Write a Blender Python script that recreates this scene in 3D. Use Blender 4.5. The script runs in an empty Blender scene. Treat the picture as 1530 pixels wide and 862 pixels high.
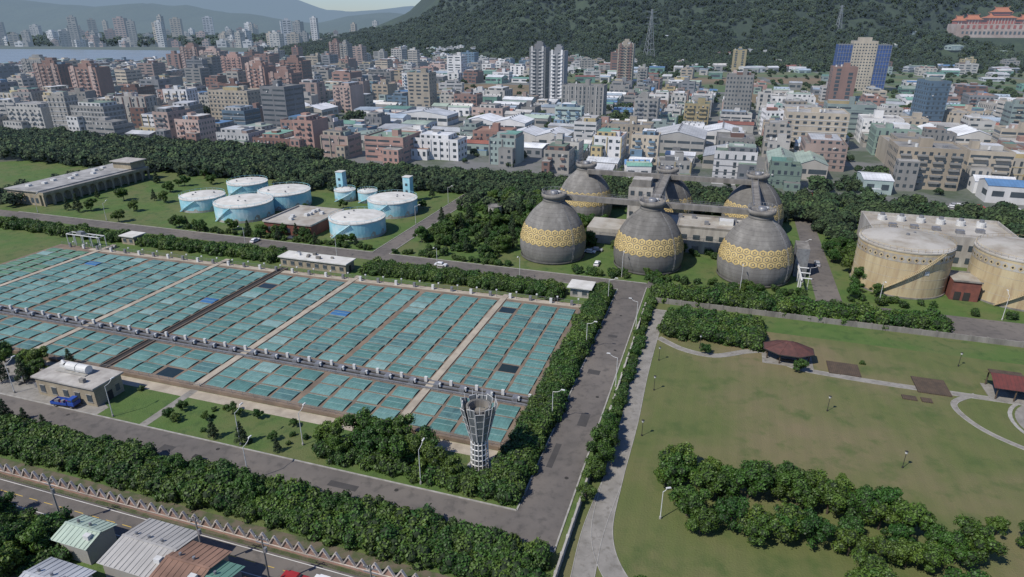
import bpy, math, random
import numpy as np
from mathutils import Vector, noise
random.seed(11)
R=random.random
def U(a,b): return a+(b-a)*random.random()
sc=bpy.context.scene
COL=sc.collection
AL=math.radians(18); CA,SA=math.cos(AL),math.sin(AL)
def S(u,v): return (CA*u+SA*v, -SA*u+CA*v)

# ---------------------------------------------------------------- materials
HAZE=(0.22,0.30,0.40)  # glow colour painted into distant materials as aerial haze
def mat(name,c1,c2=None,scale=0.3,rough=0.85,bump=0.0,bscale=None,zs=1.0,haze=False,lo=0.35,hi=0.65,metal=0.0,c3=None,s3=None,tint=False,rnd=False,transl=0.0,lines=None,hazeD=5600.,c4=None,s4=None):
    m=bpy.data.materials.new(name); m.use_nodes=True
    nt=m.node_tree; N=nt.nodes; L=nt.links
    N.clear()
    out=N.new('ShaderNodeOutputMaterial'); b=N.new('ShaderNodeBsdfPrincipled')
    b.inputs['Roughness'].default_value=rough; b.inputs['Metallic'].default_value=metal
    geo=N.new('ShaderNodeNewGeometry')
    mp=N.new('ShaderNodeMapping'); mp.inputs['Scale'].default_value=(1,1,zs)
    L.new(geo.outputs['Position'],mp.inputs['Vector'])
    def ns(scale,det=6):
        n=N.new('ShaderNodeTexNoise'); n.inputs['Scale'].default_value=scale; n.inputs['Detail'].default_value=det
        n.inputs['Roughness'].default_value=0.6
        L.new(mp.outputs[0],n.inputs['Vector']); return n.outputs['Fac']
    def mr(src,a,bb,c=0.,d=1.):
        n=N.new('ShaderNodeMapRange'); n.inputs[1].default_value=a;n.inputs[2].default_value=bb;n.inputs[3].default_value=c;n.inputs[4].default_value=d
        L.new(src,n.inputs[0]); return n.outputs[0]
    def mix(f,a,bb,mode='MIX'):
        n=N.new('ShaderNodeMix'); n.data_type='RGBA'; n.blend_type=mode
        for k,x in ((0,f),(6,a),(7,bb)):
            if hasattr(x,'links'): L.new(x,n.inputs[k])
            elif k==0: n.inputs[0].default_value=x
            else: n.inputs[k].default_value=tuple(x)+(1,)
        return n.outputs[2]
    if c2 is None: c2=tuple(x*0.75 for x in c1)
    col=mix(mr(ns(scale),lo,hi),c1,c2)
    if c3 is not None:
        col=mix(mr(ns(s3 or scale*0.13),0.46,0.62),col,c3)
    if c4 is not None:
        col=mix(mr(ns(s4,8),0.52,0.68,0,.8),col,c4)
    if lines:
        for ax,per,wd,dk in lines:
            sp=N.new('ShaderNodeSeparateXYZ')
            if ax in 'uv':
                rt=N.new('ShaderNodeMapping'); rt.inputs['Rotation'].default_value=(0,0,AL); L.new(geo.outputs['Position'],rt.inputs['Vector']); L.new(rt.outputs[0],sp.inputs[0])
                so=sp.outputs[0 if ax=='u' else 1]
            else:
                L.new(geo.outputs['Position'],sp.inputs[0]); so=sp.outputs[2]
            d=N.new('ShaderNodeMath');d.operation='DIVIDE';d.inputs[1].default_value=per;L.new(so,d.inputs[0])
            fr=N.new('ShaderNodeMath');fr.operation='FRACT';L.new(d.outputs[0],fr.inputs[0])
            lt=N.new('ShaderNodeMath');lt.operation='LESS_THAN';lt.inputs[1].default_value=wd/per;L.new(fr.outputs[0],lt.inputs[0])
            ml=N.new('ShaderNodeMath');ml.operation='MULTIPLY';ml.inputs[1].default_value=dk;L.new(lt.outputs[0],ml.inputs[0])
            col=mix(ml.outputs[0],col,(0.02,0.02,0.02))
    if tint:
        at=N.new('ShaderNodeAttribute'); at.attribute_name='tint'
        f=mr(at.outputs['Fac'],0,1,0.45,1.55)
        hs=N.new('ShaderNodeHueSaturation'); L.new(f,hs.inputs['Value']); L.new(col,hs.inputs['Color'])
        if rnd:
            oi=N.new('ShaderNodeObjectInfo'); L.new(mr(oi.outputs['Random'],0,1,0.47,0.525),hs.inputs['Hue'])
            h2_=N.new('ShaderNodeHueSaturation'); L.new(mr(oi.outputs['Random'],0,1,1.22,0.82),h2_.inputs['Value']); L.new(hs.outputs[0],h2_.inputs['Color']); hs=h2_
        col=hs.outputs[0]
    elif rnd:
        oi=N.new('ShaderNodeObjectInfo')
        hs=N.new('ShaderNodeHueSaturation'); L.new(mr(oi.outputs['Random'],0,1,0.7,1.2),hs.inputs['Value']); L.new(col,hs.inputs['Color']); col=hs.outputs[0]
    L.new(col,b.inputs['Base Color'])
    if bump>0:
        bp=N.new('ShaderNodeBump'); bp.inputs['Strength'].default_value=1.0; bp.inputs['Distance'].default_value=bump
        L.new(ns(bscale or scale*4,4),bp.inputs['Height']); L.new(bp.outputs[0],b.inputs['Normal'])
    sh=b.outputs[0]
    if transl>0:
        tr=N.new('ShaderNodeBsdfTranslucent'); L.new(col,tr.inputs['Color'])
        mx=N.new('ShaderNodeMixShader'); mx.inputs[0].default_value=transl; L.new(sh,mx.inputs[1]); L.new(tr.outputs[0],mx.inputs[2]); sh=mx.outputs[0]
    if haze:  # painted haze: surface fades to emission with distance from the origin
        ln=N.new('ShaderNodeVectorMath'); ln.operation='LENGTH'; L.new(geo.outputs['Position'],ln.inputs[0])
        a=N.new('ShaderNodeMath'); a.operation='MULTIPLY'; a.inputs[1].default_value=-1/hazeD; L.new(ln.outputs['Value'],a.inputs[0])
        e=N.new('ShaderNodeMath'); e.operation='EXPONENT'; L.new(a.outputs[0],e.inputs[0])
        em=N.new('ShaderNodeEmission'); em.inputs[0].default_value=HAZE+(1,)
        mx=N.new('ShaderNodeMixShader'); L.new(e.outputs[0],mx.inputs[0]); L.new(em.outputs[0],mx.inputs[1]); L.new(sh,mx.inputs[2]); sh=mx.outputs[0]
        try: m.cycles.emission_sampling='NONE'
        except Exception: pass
    L.new(sh,out.inputs['Surface'])
    return m

M={}
def dm(k,*a,**kw): M[k]=mat(k,*a,**kw); return M[k]
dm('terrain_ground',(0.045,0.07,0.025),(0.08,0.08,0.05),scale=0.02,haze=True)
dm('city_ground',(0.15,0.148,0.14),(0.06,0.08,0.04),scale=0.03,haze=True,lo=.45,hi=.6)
dm('lawn',(0.062,0.118,0.022),(0.085,0.132,0.030),scale=0.14,c3=(0.105,0.122,0.040),s3=0.035,bump=0.15,bscale=3,c4=(0.038,0.080,0.016),s4=.3)
dm('park_grass',(0.088,0.115,0.030),(0.122,0.128,0.044),scale=0.10,c3=(0.165,0.138,0.070),s3=0.021,bump=0.12,bscale=3,lines=[('u',3.2,1.6,0.05)],c4=(0.062,0.095,0.022),s4=.16,lo=.3,hi=.7)
dm('verge_soil',(0.12,0.10,0.07),(0.06,0.08,0.03),scale=0.5,lo=.42,hi=.58)
dm('asphalt',(0.128,0.115,0.104),(0.10,0.091,0.083),scale=0.25,c3=(0.155,0.138,0.121),s3=0.04,rough=.9,c4=(0.078,0.072,0.066),s4=.5)
dm('patch',(0.065,0.062,0.06),rough=.9)
dm('pave',(0.27,0.255,0.23),(0.19,0.18,0.16),scale=0.3,rough=.9,c4=(0.14,0.13,0.11),s4=.8)
dm('kerb',(0.36,0.35,0.32),(0.24,0.23,0.21),scale=0.8)
dm('concrete',(0.25,0.235,0.21),(0.13,0.122,0.11),scale=0.35,zs=.25,bump=.02)
dm('concrete_light',(0.44,0.42,0.38),(0.28,0.26,0.235),scale=0.35,zs=.25)
dm('digester_concrete',(0.245,0.235,0.215),(0.105,0.10,0.092),scale=0.28,zs=.22,lo=.3,hi=.7,c3=(0.15,0.143,0.13),s3=.5,lines=[('z',1.25,0.1,0.35)],bump=.03,rnd=True)
dm('digester_dark_course',(0.12,0.115,0.105),(0.08,0.08,0.075),scale=.4,zs=.3)  # darker concrete for the ring courses at foot and neck
dm('gold_tile',(0.56,0.43,0.18),(0.40,0.30,0.13),scale=0.7)
dm('dark_gap',(0.035,0.033,0.03))
dm('yellow_tank',(0.50,0.42,0.265),(0.43,0.355,0.215),scale=0.35,zs=.12,c3=(0.40,0.31,0.18),s3=.22,rough=.6,c4=(.32,.23,.14),s4=.7)
dm('tank_roof',(0.37,0.355,0.31),(0.26,0.225,0.18),scale=0.2,c3=(0.42,0.40,0.36),s3=.08)
dm('cyan_tank',(0.24,0.50,0.59),(0.32,0.57,0.63),scale=0.25,c3=(0.50,0.64,0.67),s3=.16,rough=.55)
dm('white_roof',(0.62,0.61,0.57),(0.46,0.45,0.41),scale=0.25)
dm('basin_concrete',(0.22,0.165,0.118),(0.135,0.104,0.078),scale=0.22,bump=.02)
dm('basin_walk',(0.42,0.37,0.29),(0.29,0.25,0.195),scale=0.3)
dm('water_dark',(0.012,0.022,0.02),(0.02,0.03,0.025),rough=.12)
for i,(a,b) in enumerate([((0.115,0.245,0.225),(0.085,0.19,0.175)),((0.15,0.285,0.265),(0.11,0.22,0.205)),((0.09,0.21,0.19),(0.068,0.16,0.145)),((0.23,0.36,0.34),(0.16,0.27,0.255)),((0.06,0.14,0.145),(0.095,0.19,0.18))]):
    dm('cover%d'%i,a,b,scale=0.8,rough=.65,bump=.05,bscale=4,lines=[('u',.75,.09,.25)],c4=tuple(x*.65 for x in a),s4=.35)
dm('cover_green',(0.105,0.215,0.125),(0.075,0.155,0.10),scale=0.7,rough=.6)
dm('cover_blue',(0.03,0.12,0.30),(0.05,0.15,0.28),scale=0.9,rough=.6)
dm('metal_gray',(0.30,0.31,0.32),(0.2,0.2,0.21),scale=1,rough=.5,metal=.4)
dm('metal_white',(0.62,0.62,0.60),(0.5,0.5,0.48),scale=1,rough=.5)
dm('panel_gray',(0.22,0.24,0.25),(0.12,0.135,0.145),scale=.7,zs=.3,rough=.3,metal=.3)
dm('fence_white',(0.55,0.50,0.45),(0.40,0.35,0.31),scale=.8)
dm('fence_pink',(0.36,0.22,0.17),(0.25,0.16,0.13),scale=.8)
dm('brick_beige',(0.36,0.31,0.22),(0.25,0.21,0.15),scale=.5,zs=.4,lines=[('z',0.6,0.06,0.3)])
dm('red_brown',(0.20,0.07,0.05),(0.13,0.05,0.04),scale=.5)
dm('red_roof',(0.14,0.035,0.03),(0.09,0.028,0.025),scale=.6,lines=[('u',0.8,0.12,0.35)])
dm('pav_roof',(0.11,0.045,0.038),(0.065,0.03,0.027),scale=.8)
dm('wood_deck',(0.10,0.07,0.045),(0.065,0.048,0.033),scale=.7,lines=[('u',0.45,0.08,0.5)])
dm('bark',(0.09,0.07,0.05),(0.05,0.04,0.03),scale=1.5)
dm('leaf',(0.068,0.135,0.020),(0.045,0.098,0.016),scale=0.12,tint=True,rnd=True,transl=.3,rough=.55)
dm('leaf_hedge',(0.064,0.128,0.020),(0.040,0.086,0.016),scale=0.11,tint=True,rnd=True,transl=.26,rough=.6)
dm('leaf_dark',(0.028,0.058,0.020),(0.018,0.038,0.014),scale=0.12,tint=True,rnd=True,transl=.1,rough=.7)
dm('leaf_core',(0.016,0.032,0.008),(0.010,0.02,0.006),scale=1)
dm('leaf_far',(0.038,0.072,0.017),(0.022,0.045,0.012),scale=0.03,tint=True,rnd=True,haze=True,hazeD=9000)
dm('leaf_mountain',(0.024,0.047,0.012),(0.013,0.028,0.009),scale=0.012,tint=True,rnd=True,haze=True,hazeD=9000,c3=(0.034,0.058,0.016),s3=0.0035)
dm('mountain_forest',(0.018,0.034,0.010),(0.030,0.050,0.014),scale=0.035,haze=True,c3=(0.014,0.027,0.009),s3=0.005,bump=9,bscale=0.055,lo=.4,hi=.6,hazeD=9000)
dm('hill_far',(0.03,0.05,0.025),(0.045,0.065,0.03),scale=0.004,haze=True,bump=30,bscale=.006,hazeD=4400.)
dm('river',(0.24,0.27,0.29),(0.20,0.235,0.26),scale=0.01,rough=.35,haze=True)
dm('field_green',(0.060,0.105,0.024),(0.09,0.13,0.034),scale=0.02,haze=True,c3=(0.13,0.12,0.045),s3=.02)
dm('field_brown',(0.21,0.135,0.07),(0.13,0.105,0.045),scale=0.02,haze=True)
dm('city_road',(0.14,0.135,0.13),(0.105,0.10,0.098),scale=0.1,haze=True)
dm('glass',(0.035,0.045,0.055),(0.06,0.075,0.085),scale=.15,rough=.2,haze=True)
dm('glass_frame',(0.35,0.35,0.35))
dm('line_white',(0.65,0.65,0.62)); dm('line_yellow',(0.6,0.42,0.08))
dm('tire',(0.02,0.02,0.02)); dm('car_white',(0.7,0.7,0.7),(0.66,0.66,0.66),rough=.3); dm('car_dark',(0.05,0.05,0.06),rough=.3); dm('car_silver',(0.35,0.36,0.38),rough=.3); dm('truck_blue',(0.02,0.08,0.38),(0.02,0.06,0.28),rough=.4); dm('car_red',(0.35,0.03,0.03),rough=.3)
dm('temple_wall',(0.45,0.37,0.32),(0.32,0.22,0.17),scale=.05,haze=True); dm('temple_red',(0.36,0.07,0.04),haze=True); dm('temple_roof',(0.46,0.15,0.05),haze=True)
dm('scaffold_blue',(0.02,0.07,0.26),(0.012,0.045,0.17),scale=.1,haze=True,lines=[('z',3.3,.6,.45)])
dm('pylon_steel',(0.30,0.31,0.32),haze=True)
WALLS=[]
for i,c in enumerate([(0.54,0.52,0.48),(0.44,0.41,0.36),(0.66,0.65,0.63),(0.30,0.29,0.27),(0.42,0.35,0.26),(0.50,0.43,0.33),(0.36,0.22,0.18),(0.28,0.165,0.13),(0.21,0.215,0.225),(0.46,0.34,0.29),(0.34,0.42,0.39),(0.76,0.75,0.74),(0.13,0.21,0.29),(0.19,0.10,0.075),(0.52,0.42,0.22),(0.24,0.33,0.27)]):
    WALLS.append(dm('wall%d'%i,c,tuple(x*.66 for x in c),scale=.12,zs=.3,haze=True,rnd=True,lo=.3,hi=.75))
ROOFS=[]
for i,c in enumerate([(0.32,0.31,0.29),(0.21,0.205,0.19),(0.42,0.41,0.39),(0.20,0.28,0.21),(0.34,0.20,0.14)]):
    ROOFS.append(dm('flat_roof%d'%i,c,tuple(x*.5 for x in c),scale=.15,haze=True,rnd=True))
SHEDR=[]
for i,c in enumerate([(0.70,0.71,0.72),(0.54,0.56,0.58),(0.36,0.43,0.50),(0.18,0.36,0.28),(0.60,0.58,0.54),(0.36,0.44,0.36),(0.12,0.25,0.45),(0.36,0.13,0.08),(0.80,0.81,0.81)]):
    SHEDR.append(dm('sheet_roof%d'%i,c,tuple(x*.68 for x in c),scale=.12,haze=True,rnd=True,rough=.5,lines=[('u',1.6,.3,.14)]))

# ---------------------------------------------------------------- mesh builder
class MB:
    def __init__(s): s.v=[];s.f=[];s.m=[];s.mats=[];s.mi={}
    def k(s,name):
        mt=M[name] if isinstance(name,str) else name
        if mt.name not in s.mi: s.mi[mt.name]=len(s.mats); s.mats.append(mt)
        return s.mi[mt.name]
    def poly(s,p,m):
        n=len(s.v); s.v+=[tuple(q) for q in p]; s.f.append(tuple(range(n,n+len(p)))); s.m.append(s.k(m))
    def box(s,cx,cy,z0,sx,sy,sz,m,mt=None,rot=0.,taper=1.):
        c,si=math.cos(rot),math.sin(rot); n=len(s.v)
        for zz,t in ((z0,1.),(z0+sz,taper)):
            for a,b in ((-1,-1),(1,-1),(1,1),(-1,1)):
                x=a*sx/2*t;y=b*sy/2*t
                s.v.append((cx+c*x-si*y,cy+si*x+c*y,zz))
        ki=s.k(m); kt=s.k(mt) if mt is not None else ki
        for f in ((0,1,5,4),(1,2,6,5),(2,3,7,6),(3,0,4,7)): s.f.append(tuple(n+i for i in f)); s.m.append(ki)
        s.f.append((n+4,n+5,n+6,n+7)); s.m.append(kt)
        s.f.append((n+3,n+2,n+1,n)); s.m.append(ki)
    def lathe(s,prof,m,cx=0,cy=0,n=32,a0=0,cap=False,mcap=None):
        b=len(s.v); ki=s.k(m)
        for r,z in prof:
            for i in range(n):
                a=a0+2*math.pi*i/n; s.v.append((cx+r*math.cos(a),cy+r*math.sin(a),z))
        for j in range(len(prof)-1):
            for i in range(n):
                i2=(i+1)%n
                s.f.append((b+j*n+i,b+j*n+i2,b+(j+1)*n+i2,b+(j+1)*n+i)); s.m.append(ki)
        if cap:
            j=len(prof)-1; s.f.append(tuple(b+j*n+i for i in range(n))); s.m.append(s.k(mcap) if mcap else ki)
    def cyl(s,cx,cy,z0,r,h,m,mt=None,n=20,r2=None):
        s.lathe([(r,z0),(r if r2 is None else r2,z0+h)],m,cx,cy,n,cap=True,mcap=mt)
    def tube(s,p,q,r,m,n=5,r2=None):
        p=Vector(p);q=Vector(q);d=(q-p)
        if d.length<1e-6: return
        d.normalize(); a=d.orthogonal().normalized(); c=d.cross(a); b=len(s.v); ki=s.k(m)
        for P,rr in ((p,r),(q,r if r2 is None else r2)):
            for i in range(n):
                t=2*math.pi*i/n; w=P+a*math.cos(t)*rr+c*math.sin(t)*rr; s.v.append((w.x,w.y,w.z))
        for i in range(n):
            i2=(i+1)%n; s.f.append((b+i,b+i2,b+n+i2,b+n+i)); s.m.append(ki)
        s.f.append(tuple(b+n+i for i in range(n))); s.m.append(ki)
    def rail(s,p,q,h=1.1,m='metal_gray',step=2.2,r=.04):
        p=Vector(p);q=Vector(q);L=(q-p).length;n=max(1,int(L/step)); up=Vector((0,0,h))
        for i in range(n+1):
            w=p.lerp(q,i/n); s.tube(w,w+up,r,m,4)
        s.tube(p+up,q+up,r,m,4); s.tube(p+up*.5,q+up*.5,r*.7,m,4)
    def mesh(s,name,smooth=False):
        me=bpy.data.meshes.new(name); me.from_pydata(s.v,[],s.f)
        for mt in s.mats: me.materials.append(mt)
        me.polygons.foreach_set('material_index',s.m)
        if smooth: me.polygons.foreach_set('use_smooth',[True]*len(s.f))
        me.update(); return me
    def build(s,name,loc=(0,0,0),rot=0.,parent=None,smooth=False):
        o=bpy.data.objects.new(name,s.mesh(name,smooth)); COL.objects.link(o)
        o.location=loc; o.rotation_euler=(0,0,rot)
        if parent: o.parent=parent
        return o
def site(mb,name,u,v,z=0,rot=0,parent=None,smooth=False):
    x,y=S(u,v); return mb.build(name,(x,y,z),-AL+rot,parent,smooth)
def put(me,name,x,y,z=0,rot=0,s=1,parent=None):
    o=bpy.data.objects.new(name,me); COL.objects.link(o); o.location=(x,y,z); o.rotation_euler=(0,0,rot); o.scale=(s,s,s)
    if parent: o.parent=parent
    return o
def sheet(name,pts,z,m,uv=True):
    mb=MB(); mb.poly([((S(*p) if uv else p)+(z,)) for p in pts],m); return mb.build(name)
def rect(name,u0,v0,u1,v1,z,m): return sheet(name,[(u0,v0),(u1,v0),(u1,v1),(u0,v1)],z,m)
def kerb(name,pts,w=.3,h=.14,m='kerb'):
    mb=MB()
    for (a,b),(c,d) in zip(pts[:-1],pts[1:]):
        x0,y0=S(a,b);x1,y1=S(c,d);L=math.hypot(x1-x0,y1-y0)
        mb.box((x0+x1)/2,(y0+y1)/2,0.0,L,w,h+.03,m,rot=math.atan2(y1-y0,x1-x0))
    return mb.build(name)

# ---------------------------------------------------------------- terrain
FX=[-1500,-900,-670,-220,98,883,3500]; FY=[3500,2300,1750,1365,1200,1180,1100]
AX=[-900,-670,-390,-134,300,900,3500]; AZ=[0,15,80,160,340,430,430]
TX,TY,TZ=1040.,1500.,58.
def hz(x,y):
    d=y-np.interp(x,FX,FY)
    if d<=0: return 0.
    t=min(d/900.,1.35)
    z=np.interp(x,AX,AZ)*t**1.75
    n=noise.fractal(Vector((x/330.,y/330.,3.1)),1.0,2.0,5)
    r=abs(noise.noise(Vector((x/260.,y/520.,9.))))
    z=max(0,z*(1+.28*n)-r*70*min(1,t*1.6)*min(1,np.interp(x,AX,AZ)/200))
    dt=math.hypot((x-TX)/150.,(y-TY)/75.)          # levelled terrace under the temple
    if dt<1.6:
        k=min(1,max(0,1.6-dt)); k=min(1,k/.6); z=z*(1-k)+46*k
    return float(z)
mb=MB(); mb.poly([(-16000,-400,0),(16000,-400,0),(16000,18000,0),(-16000,18000,0)],'terrain_ground'); mb.build('ground')
xs=np.arange(-900,3000,22.); ys=np.arange(1090,2750,20.)
V=[];F=[]
for y in ys:
    for x in xs:
        V.append((x,y,hz(x,y)-.3))
nx=len(xs)
for j in range(len(ys)-1):
    for i in range(nx-1):
        a=j*nx+i; F.append((a,a+1,a+nx+1,a+nx))
me=bpy.data.meshes.new('mountain'); me.from_pydata(V,[],F); me.materials.append(M['mountain_forest']); me.polygons.foreach_set('use_smooth',[True]*len(F)); o=bpy.data.objects.new('mountain',me); COL.objects.link(o)
def hills(name,x0,x1,y0,y1,st,fn):
    xs=np.arange(x0,x1,st);ys=np.arange(y0,y1,st);V=[];F=[]
    for y in ys:
        for x in xs: V.append((x,y,fn(x,y,(y-y0)/(y1-y0))-1))
    nx=len(xs)
    for j in range(len(ys)-1):
        for i in range(nx-1):
            a=j*nx+i;F.append((a,a+1,a+nx+1,a+nx))
    me=bpy.data.meshes.new(name); me.from_pydata(V,[],F); me.materials.append(M['hill_far']); me.polygons.foreach_set('use_smooth',[True]*len(F)); o=bpy.data.objects.new(name,me); COL.objects.link(o)
def h1(x,y,t):
    n=noise.fractal(Vector((x/900.,y/900.,1.)),1.,2.,5)
    return max(0,math.sin(math.pi*min(1,t*1.2))*(np.interp(x,[-5000,-3200,-2400,-1500,-700,200],[260,190,150,110,105,60])+n*75))
hills('near_hills',-5200,400,3300,5200,55,h1)
def h2(x,y,t):
    n=noise.fractal(Vector((x/2200.,y/2200.,5.)),1.,2.,5)
    return max(0,math.sin(math.pi*t)*(np.interp(x,[-11000,-7000,-5200,-3800,-2400,0],[520,560,420,520,250,170])+n*170))
hills('far_hills',-11000,2000,8500,12000,130,h2)
sheet('river',[(-4200,1150),(-1500,1120),(-900,1130),(-860,1300),(-690,1450),(-540,1560),(-480,1760),(-900,1960),(-1400,2060),(-2200,2120),(-4200,2300)],.05,'river',uv=False)
sheet('city_ground',[(-1000,330),(-380,345),(-60,292),(60,292),(900,330),(900,1400),(-1300,1400)],.01,'city_ground')
def wsheet(n,pts,z,m): sheet(n,pts,z,m,uv=False)
wsheet('brown_field',[(-95,735),(30,725),(40,900),(-120,930)],.03,'field_brown')
for gx in range(6):
    for gy in range(4):
        x0=240+gx*125+U(-6,6); y0=700+gy*112
        m=random.choice(['field_green','field_green','field_green','field_brown'])
        wsheet('farm_field',[(x0,y0),(x0+116,y0-8),(x0+130,y0+98),(x0+14,y0+104)],.03,m)
wsheet('farm_field',[(60,800),(225,790),(250,1100),(80,1130)],.025,'field_green')

# ---------------------------------------------------------------- foliage prototypes
def crown(name,lobes,nl,ls,leafm,trunk=None,core=.72,up=.15,limbs=True,seed=1):
    mb=MB()
    if trunk:
        th,tr=trunk; mb.tube((0,0,-.1),(0.08*tr,0,th*.55),tr,'bark',7,tr*.75); mb.tube((.08*tr,0,th*.55),(0,0.05,th),tr*.75,'bark',7,tr*.5)
        if limbs:
            for l in lobes[:6]: mb.tube((0,0,th*.6),(l[0]*.7,l[1]*.7,l[2]),tr*.45,'bark',5,tr*.15)
    for (x,y,z,r) in lobes:
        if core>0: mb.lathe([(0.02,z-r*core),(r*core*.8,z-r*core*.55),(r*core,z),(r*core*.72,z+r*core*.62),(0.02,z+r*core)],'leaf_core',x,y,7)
    tint=[.3]*len(mb.f)
    w=np.array([l[3]**2 for l in lobes]); w=w/w.sum(); ki=mb.k(leafm)
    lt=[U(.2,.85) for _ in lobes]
    rs=np.random.default_rng(seed*97+nl)
    idx=rs.choice(len(lobes),nl,p=w)
    for i in idx:
        x,y,z,r=lobes[i]
        d=Vector(rs.normal(size=3)); d.z=d.z+up*2 if d.z>-.2 else d.z*.6; d.normalize()
        rr=r*rs.uniform(.72,1.12)
        c=Vector((x,y,z))+Vector((d.x*rr,d.y*rr,d.z*rr*.9))
        if c.z<.05: c.z=.05+rs.random()*.3
        nrm=(d+Vector(rs.normal(size=3))*.5).normalized()
        a=nrm.orthogonal().normalized(); b=nrm.cross(a); t=rs.uniform(0,6.28); a,b=a*math.cos(t)+b*math.sin(t),b*math.cos(t)-a*math.sin(t)
        s=ls*rs.uniform(.6,1.3); n=len(mb.v)
        for p,q in ((-1,-.35),(.1,-.75),(1,.3),(-.1,.7)): w_=c+a*p*s*.6+b*q*s*.6; mb.v.append((w_.x,w_.y,w_.z))
        mb.f.append((n,n+1,n+2,n+3)); mb.m.append(ki)
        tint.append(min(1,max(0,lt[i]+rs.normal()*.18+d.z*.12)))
    me=mb.mesh(name); at=me.attributes.new('tint','FLOAT','FACE'); at.data.foreach_set('value',tint)
    return me
def lobeset(n,R_,z0,z1,r0,r1):
    L=[]
    for i in range(n):
        a=U(0,6.28); q=R_*math.sqrt(R()); z=U(z0,z1); L.append((q*math.cos(a),q*math.sin(a),z-(q/R_)*(z1-z0)*.35,U(r0,r1)))
    return L
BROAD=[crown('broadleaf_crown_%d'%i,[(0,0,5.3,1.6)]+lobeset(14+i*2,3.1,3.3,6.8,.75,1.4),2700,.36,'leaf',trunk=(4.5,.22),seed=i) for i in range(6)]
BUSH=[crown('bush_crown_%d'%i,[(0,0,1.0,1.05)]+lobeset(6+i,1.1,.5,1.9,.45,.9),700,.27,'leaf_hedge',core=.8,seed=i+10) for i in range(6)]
def pine(name,sd):
    L=[]
    for k in range(22):
        t=k/21.; z=1.6+t*7.2; rad_=(1-t)*2.3+.15; a=k*2.4
        L.append((math.cos(a)*rad_*.72,math.sin(a)*rad_*.72,z,.42+.55*(1-t)))
    return crown(name,L,2000,.3,'leaf_dark',trunk=(8.6,.2),core=.4,limbs=True,seed=sd)
PINE=[pine('conifer_crown_a',21),pine('conifer_crown_b',22)]
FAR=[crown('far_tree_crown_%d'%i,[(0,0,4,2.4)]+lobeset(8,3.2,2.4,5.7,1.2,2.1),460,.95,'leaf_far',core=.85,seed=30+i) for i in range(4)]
MTN=[crown('mountain_tree_crown_%d'%i,[(0,0,4,2.4)]+lobeset(8,3.2,2.4,5.7,1.2,2.1),360,1.1,'leaf_mountain',core=.85,seed=40+i) for i in range(3)]
def scatter(name,pts,protos):
    e=bpy.data.objects.new(name,None); COL.objects.link(e)
    g=[[] for _ in protos]
    for p in pts: random.choice(g).append(p)
    for me,pp in zip(protos,g):
        if not pp: continue
        v=[];f=[]
        for (x,y,z,s) in pp:
            a=U(0,6.28);n=len(v)
            for q in range(4):
                t=a+q*math.pi/2; v.append((x+math.cos(t)*s*.7071,y+math.sin(t)*s*.7071,z))
            f.append((n,n+1,n+2,n+3))
        im=bpy.data.meshes.new('clump_points'); im.from_pydata(v,[],f)
        io=bpy.data.objects.new('clump_points',im); COL.objects.link(io); io.parent=e
        io.instance_type='FACES'; io.use_instance_faces_scale=True; io.instance_faces_scale=1.
        io.show_instancer_for_render=False; io.show_instancer_for_viewport=False
        c=bpy.data.objects.new('foliage_clump',me); COL.objects.link(c); c.parent=io
    return e
def fill(u0,v0,u1,v1,st,s0,s1,p=1.,z=0):
    P=[];nu=max(1,int(round(abs(u1-u0)/st)));nv=max(1,int(round(abs(v1-v0)/st)))
    for i in range(nu):
        for j in range(nv):
            if R()>p: continue
            u=u0+(u1-u0)*(i+.5+U(-.4,.4))/nu; v=v0+(v1-v0)*(j+.5+U(-.4,.4))/nv
            q=.5+.5*noise.noise(Vector((u*.13,v*.13,0)))*1.6
            P.append(S(u,v)+(z,s0+(s1-s0)*min(1,max(0,.5*q+.5*R()))))
    return P
def tree(u,v,s=1.,kind='b'):
    x,y=S(u,v)
    if kind=='b': return put(random.choice(BROAD),'broadleaf_tree',x,y,0,U(0,6.28),s)
    return put(random.choice(PINE),'conifer_tree',x,y,0,U(0,6.28),s)

# ---------------------------------------------------------------- site surfaces
sheet('plant_lawn',[(-420,50),(-17,50),(-17,186),(200,186),(200,336),(-340,336),(-420,280)],.02,'lawn')
rect('park_lawn',-16.6,40,150,186.6,.024,'park_grass')
rect('upper_lawn',-10,176,150,186.5,.03,'lawn')
sheet('plant_road',[(-260,79.5),(-18.8,79.5),(-18.8,201.5),(-420,201.5),(-420,194),(-27.2,194),(-27.2,86.6),(-260,86.6)],.036,'asphalt')
rect('garden_road',-120,201.5,-113.5,335,.036,'asphalt')
rect('digester_road',32.5,201.5,40,335,.036,'asphalt')
rect('tank_road',-18.8,198,200,204,.04,'asphalt')
rect('tank_forecourt',66,189,200,198,.036,'asphalt')
rect('digester_apron',-40,204,32,240,.03,'lawn')
kerb('road_kerb',[(-260,86.7),(-27.3,86.7),(-27.3,193.9),(-112,193.9)])
kerb('road_kerb',[(-18.6,79.3),(-18.6,197.9)]); kerb('road_kerb',[(-260,79.3),(-18.6,79.3)])
kerb('road_kerb',[(-113.3,201.7),(-19,201.7)]); kerb('road_kerb',[(-113.3,201.7),(-113.3,300)]); kerb('road_kerb',[(-120.2,300),(-120.2,201.7),(-300,201.7)])
mb=MB()
for (u,v,a,b) in [(-24,139,3,2.2),(-22,118,2,5),(-60,83,6,1.5),(-100,82,3,2),(-23,160,2.5,1.4),(-25,104,1.2,8)]:
    x,y=S(u,v)
    mb.box(x,y,0.037,a,b,.005,'patch',rot=-AL)
for u,v in ((-21,128),(-21,152),(-21,98),(-50,85),(-90,85),(-130,85),(-23,174)):
    x,y=S(u,v); mb.cyl(x,y,.037,.4,.012,'dark_gap',n=12)
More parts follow.
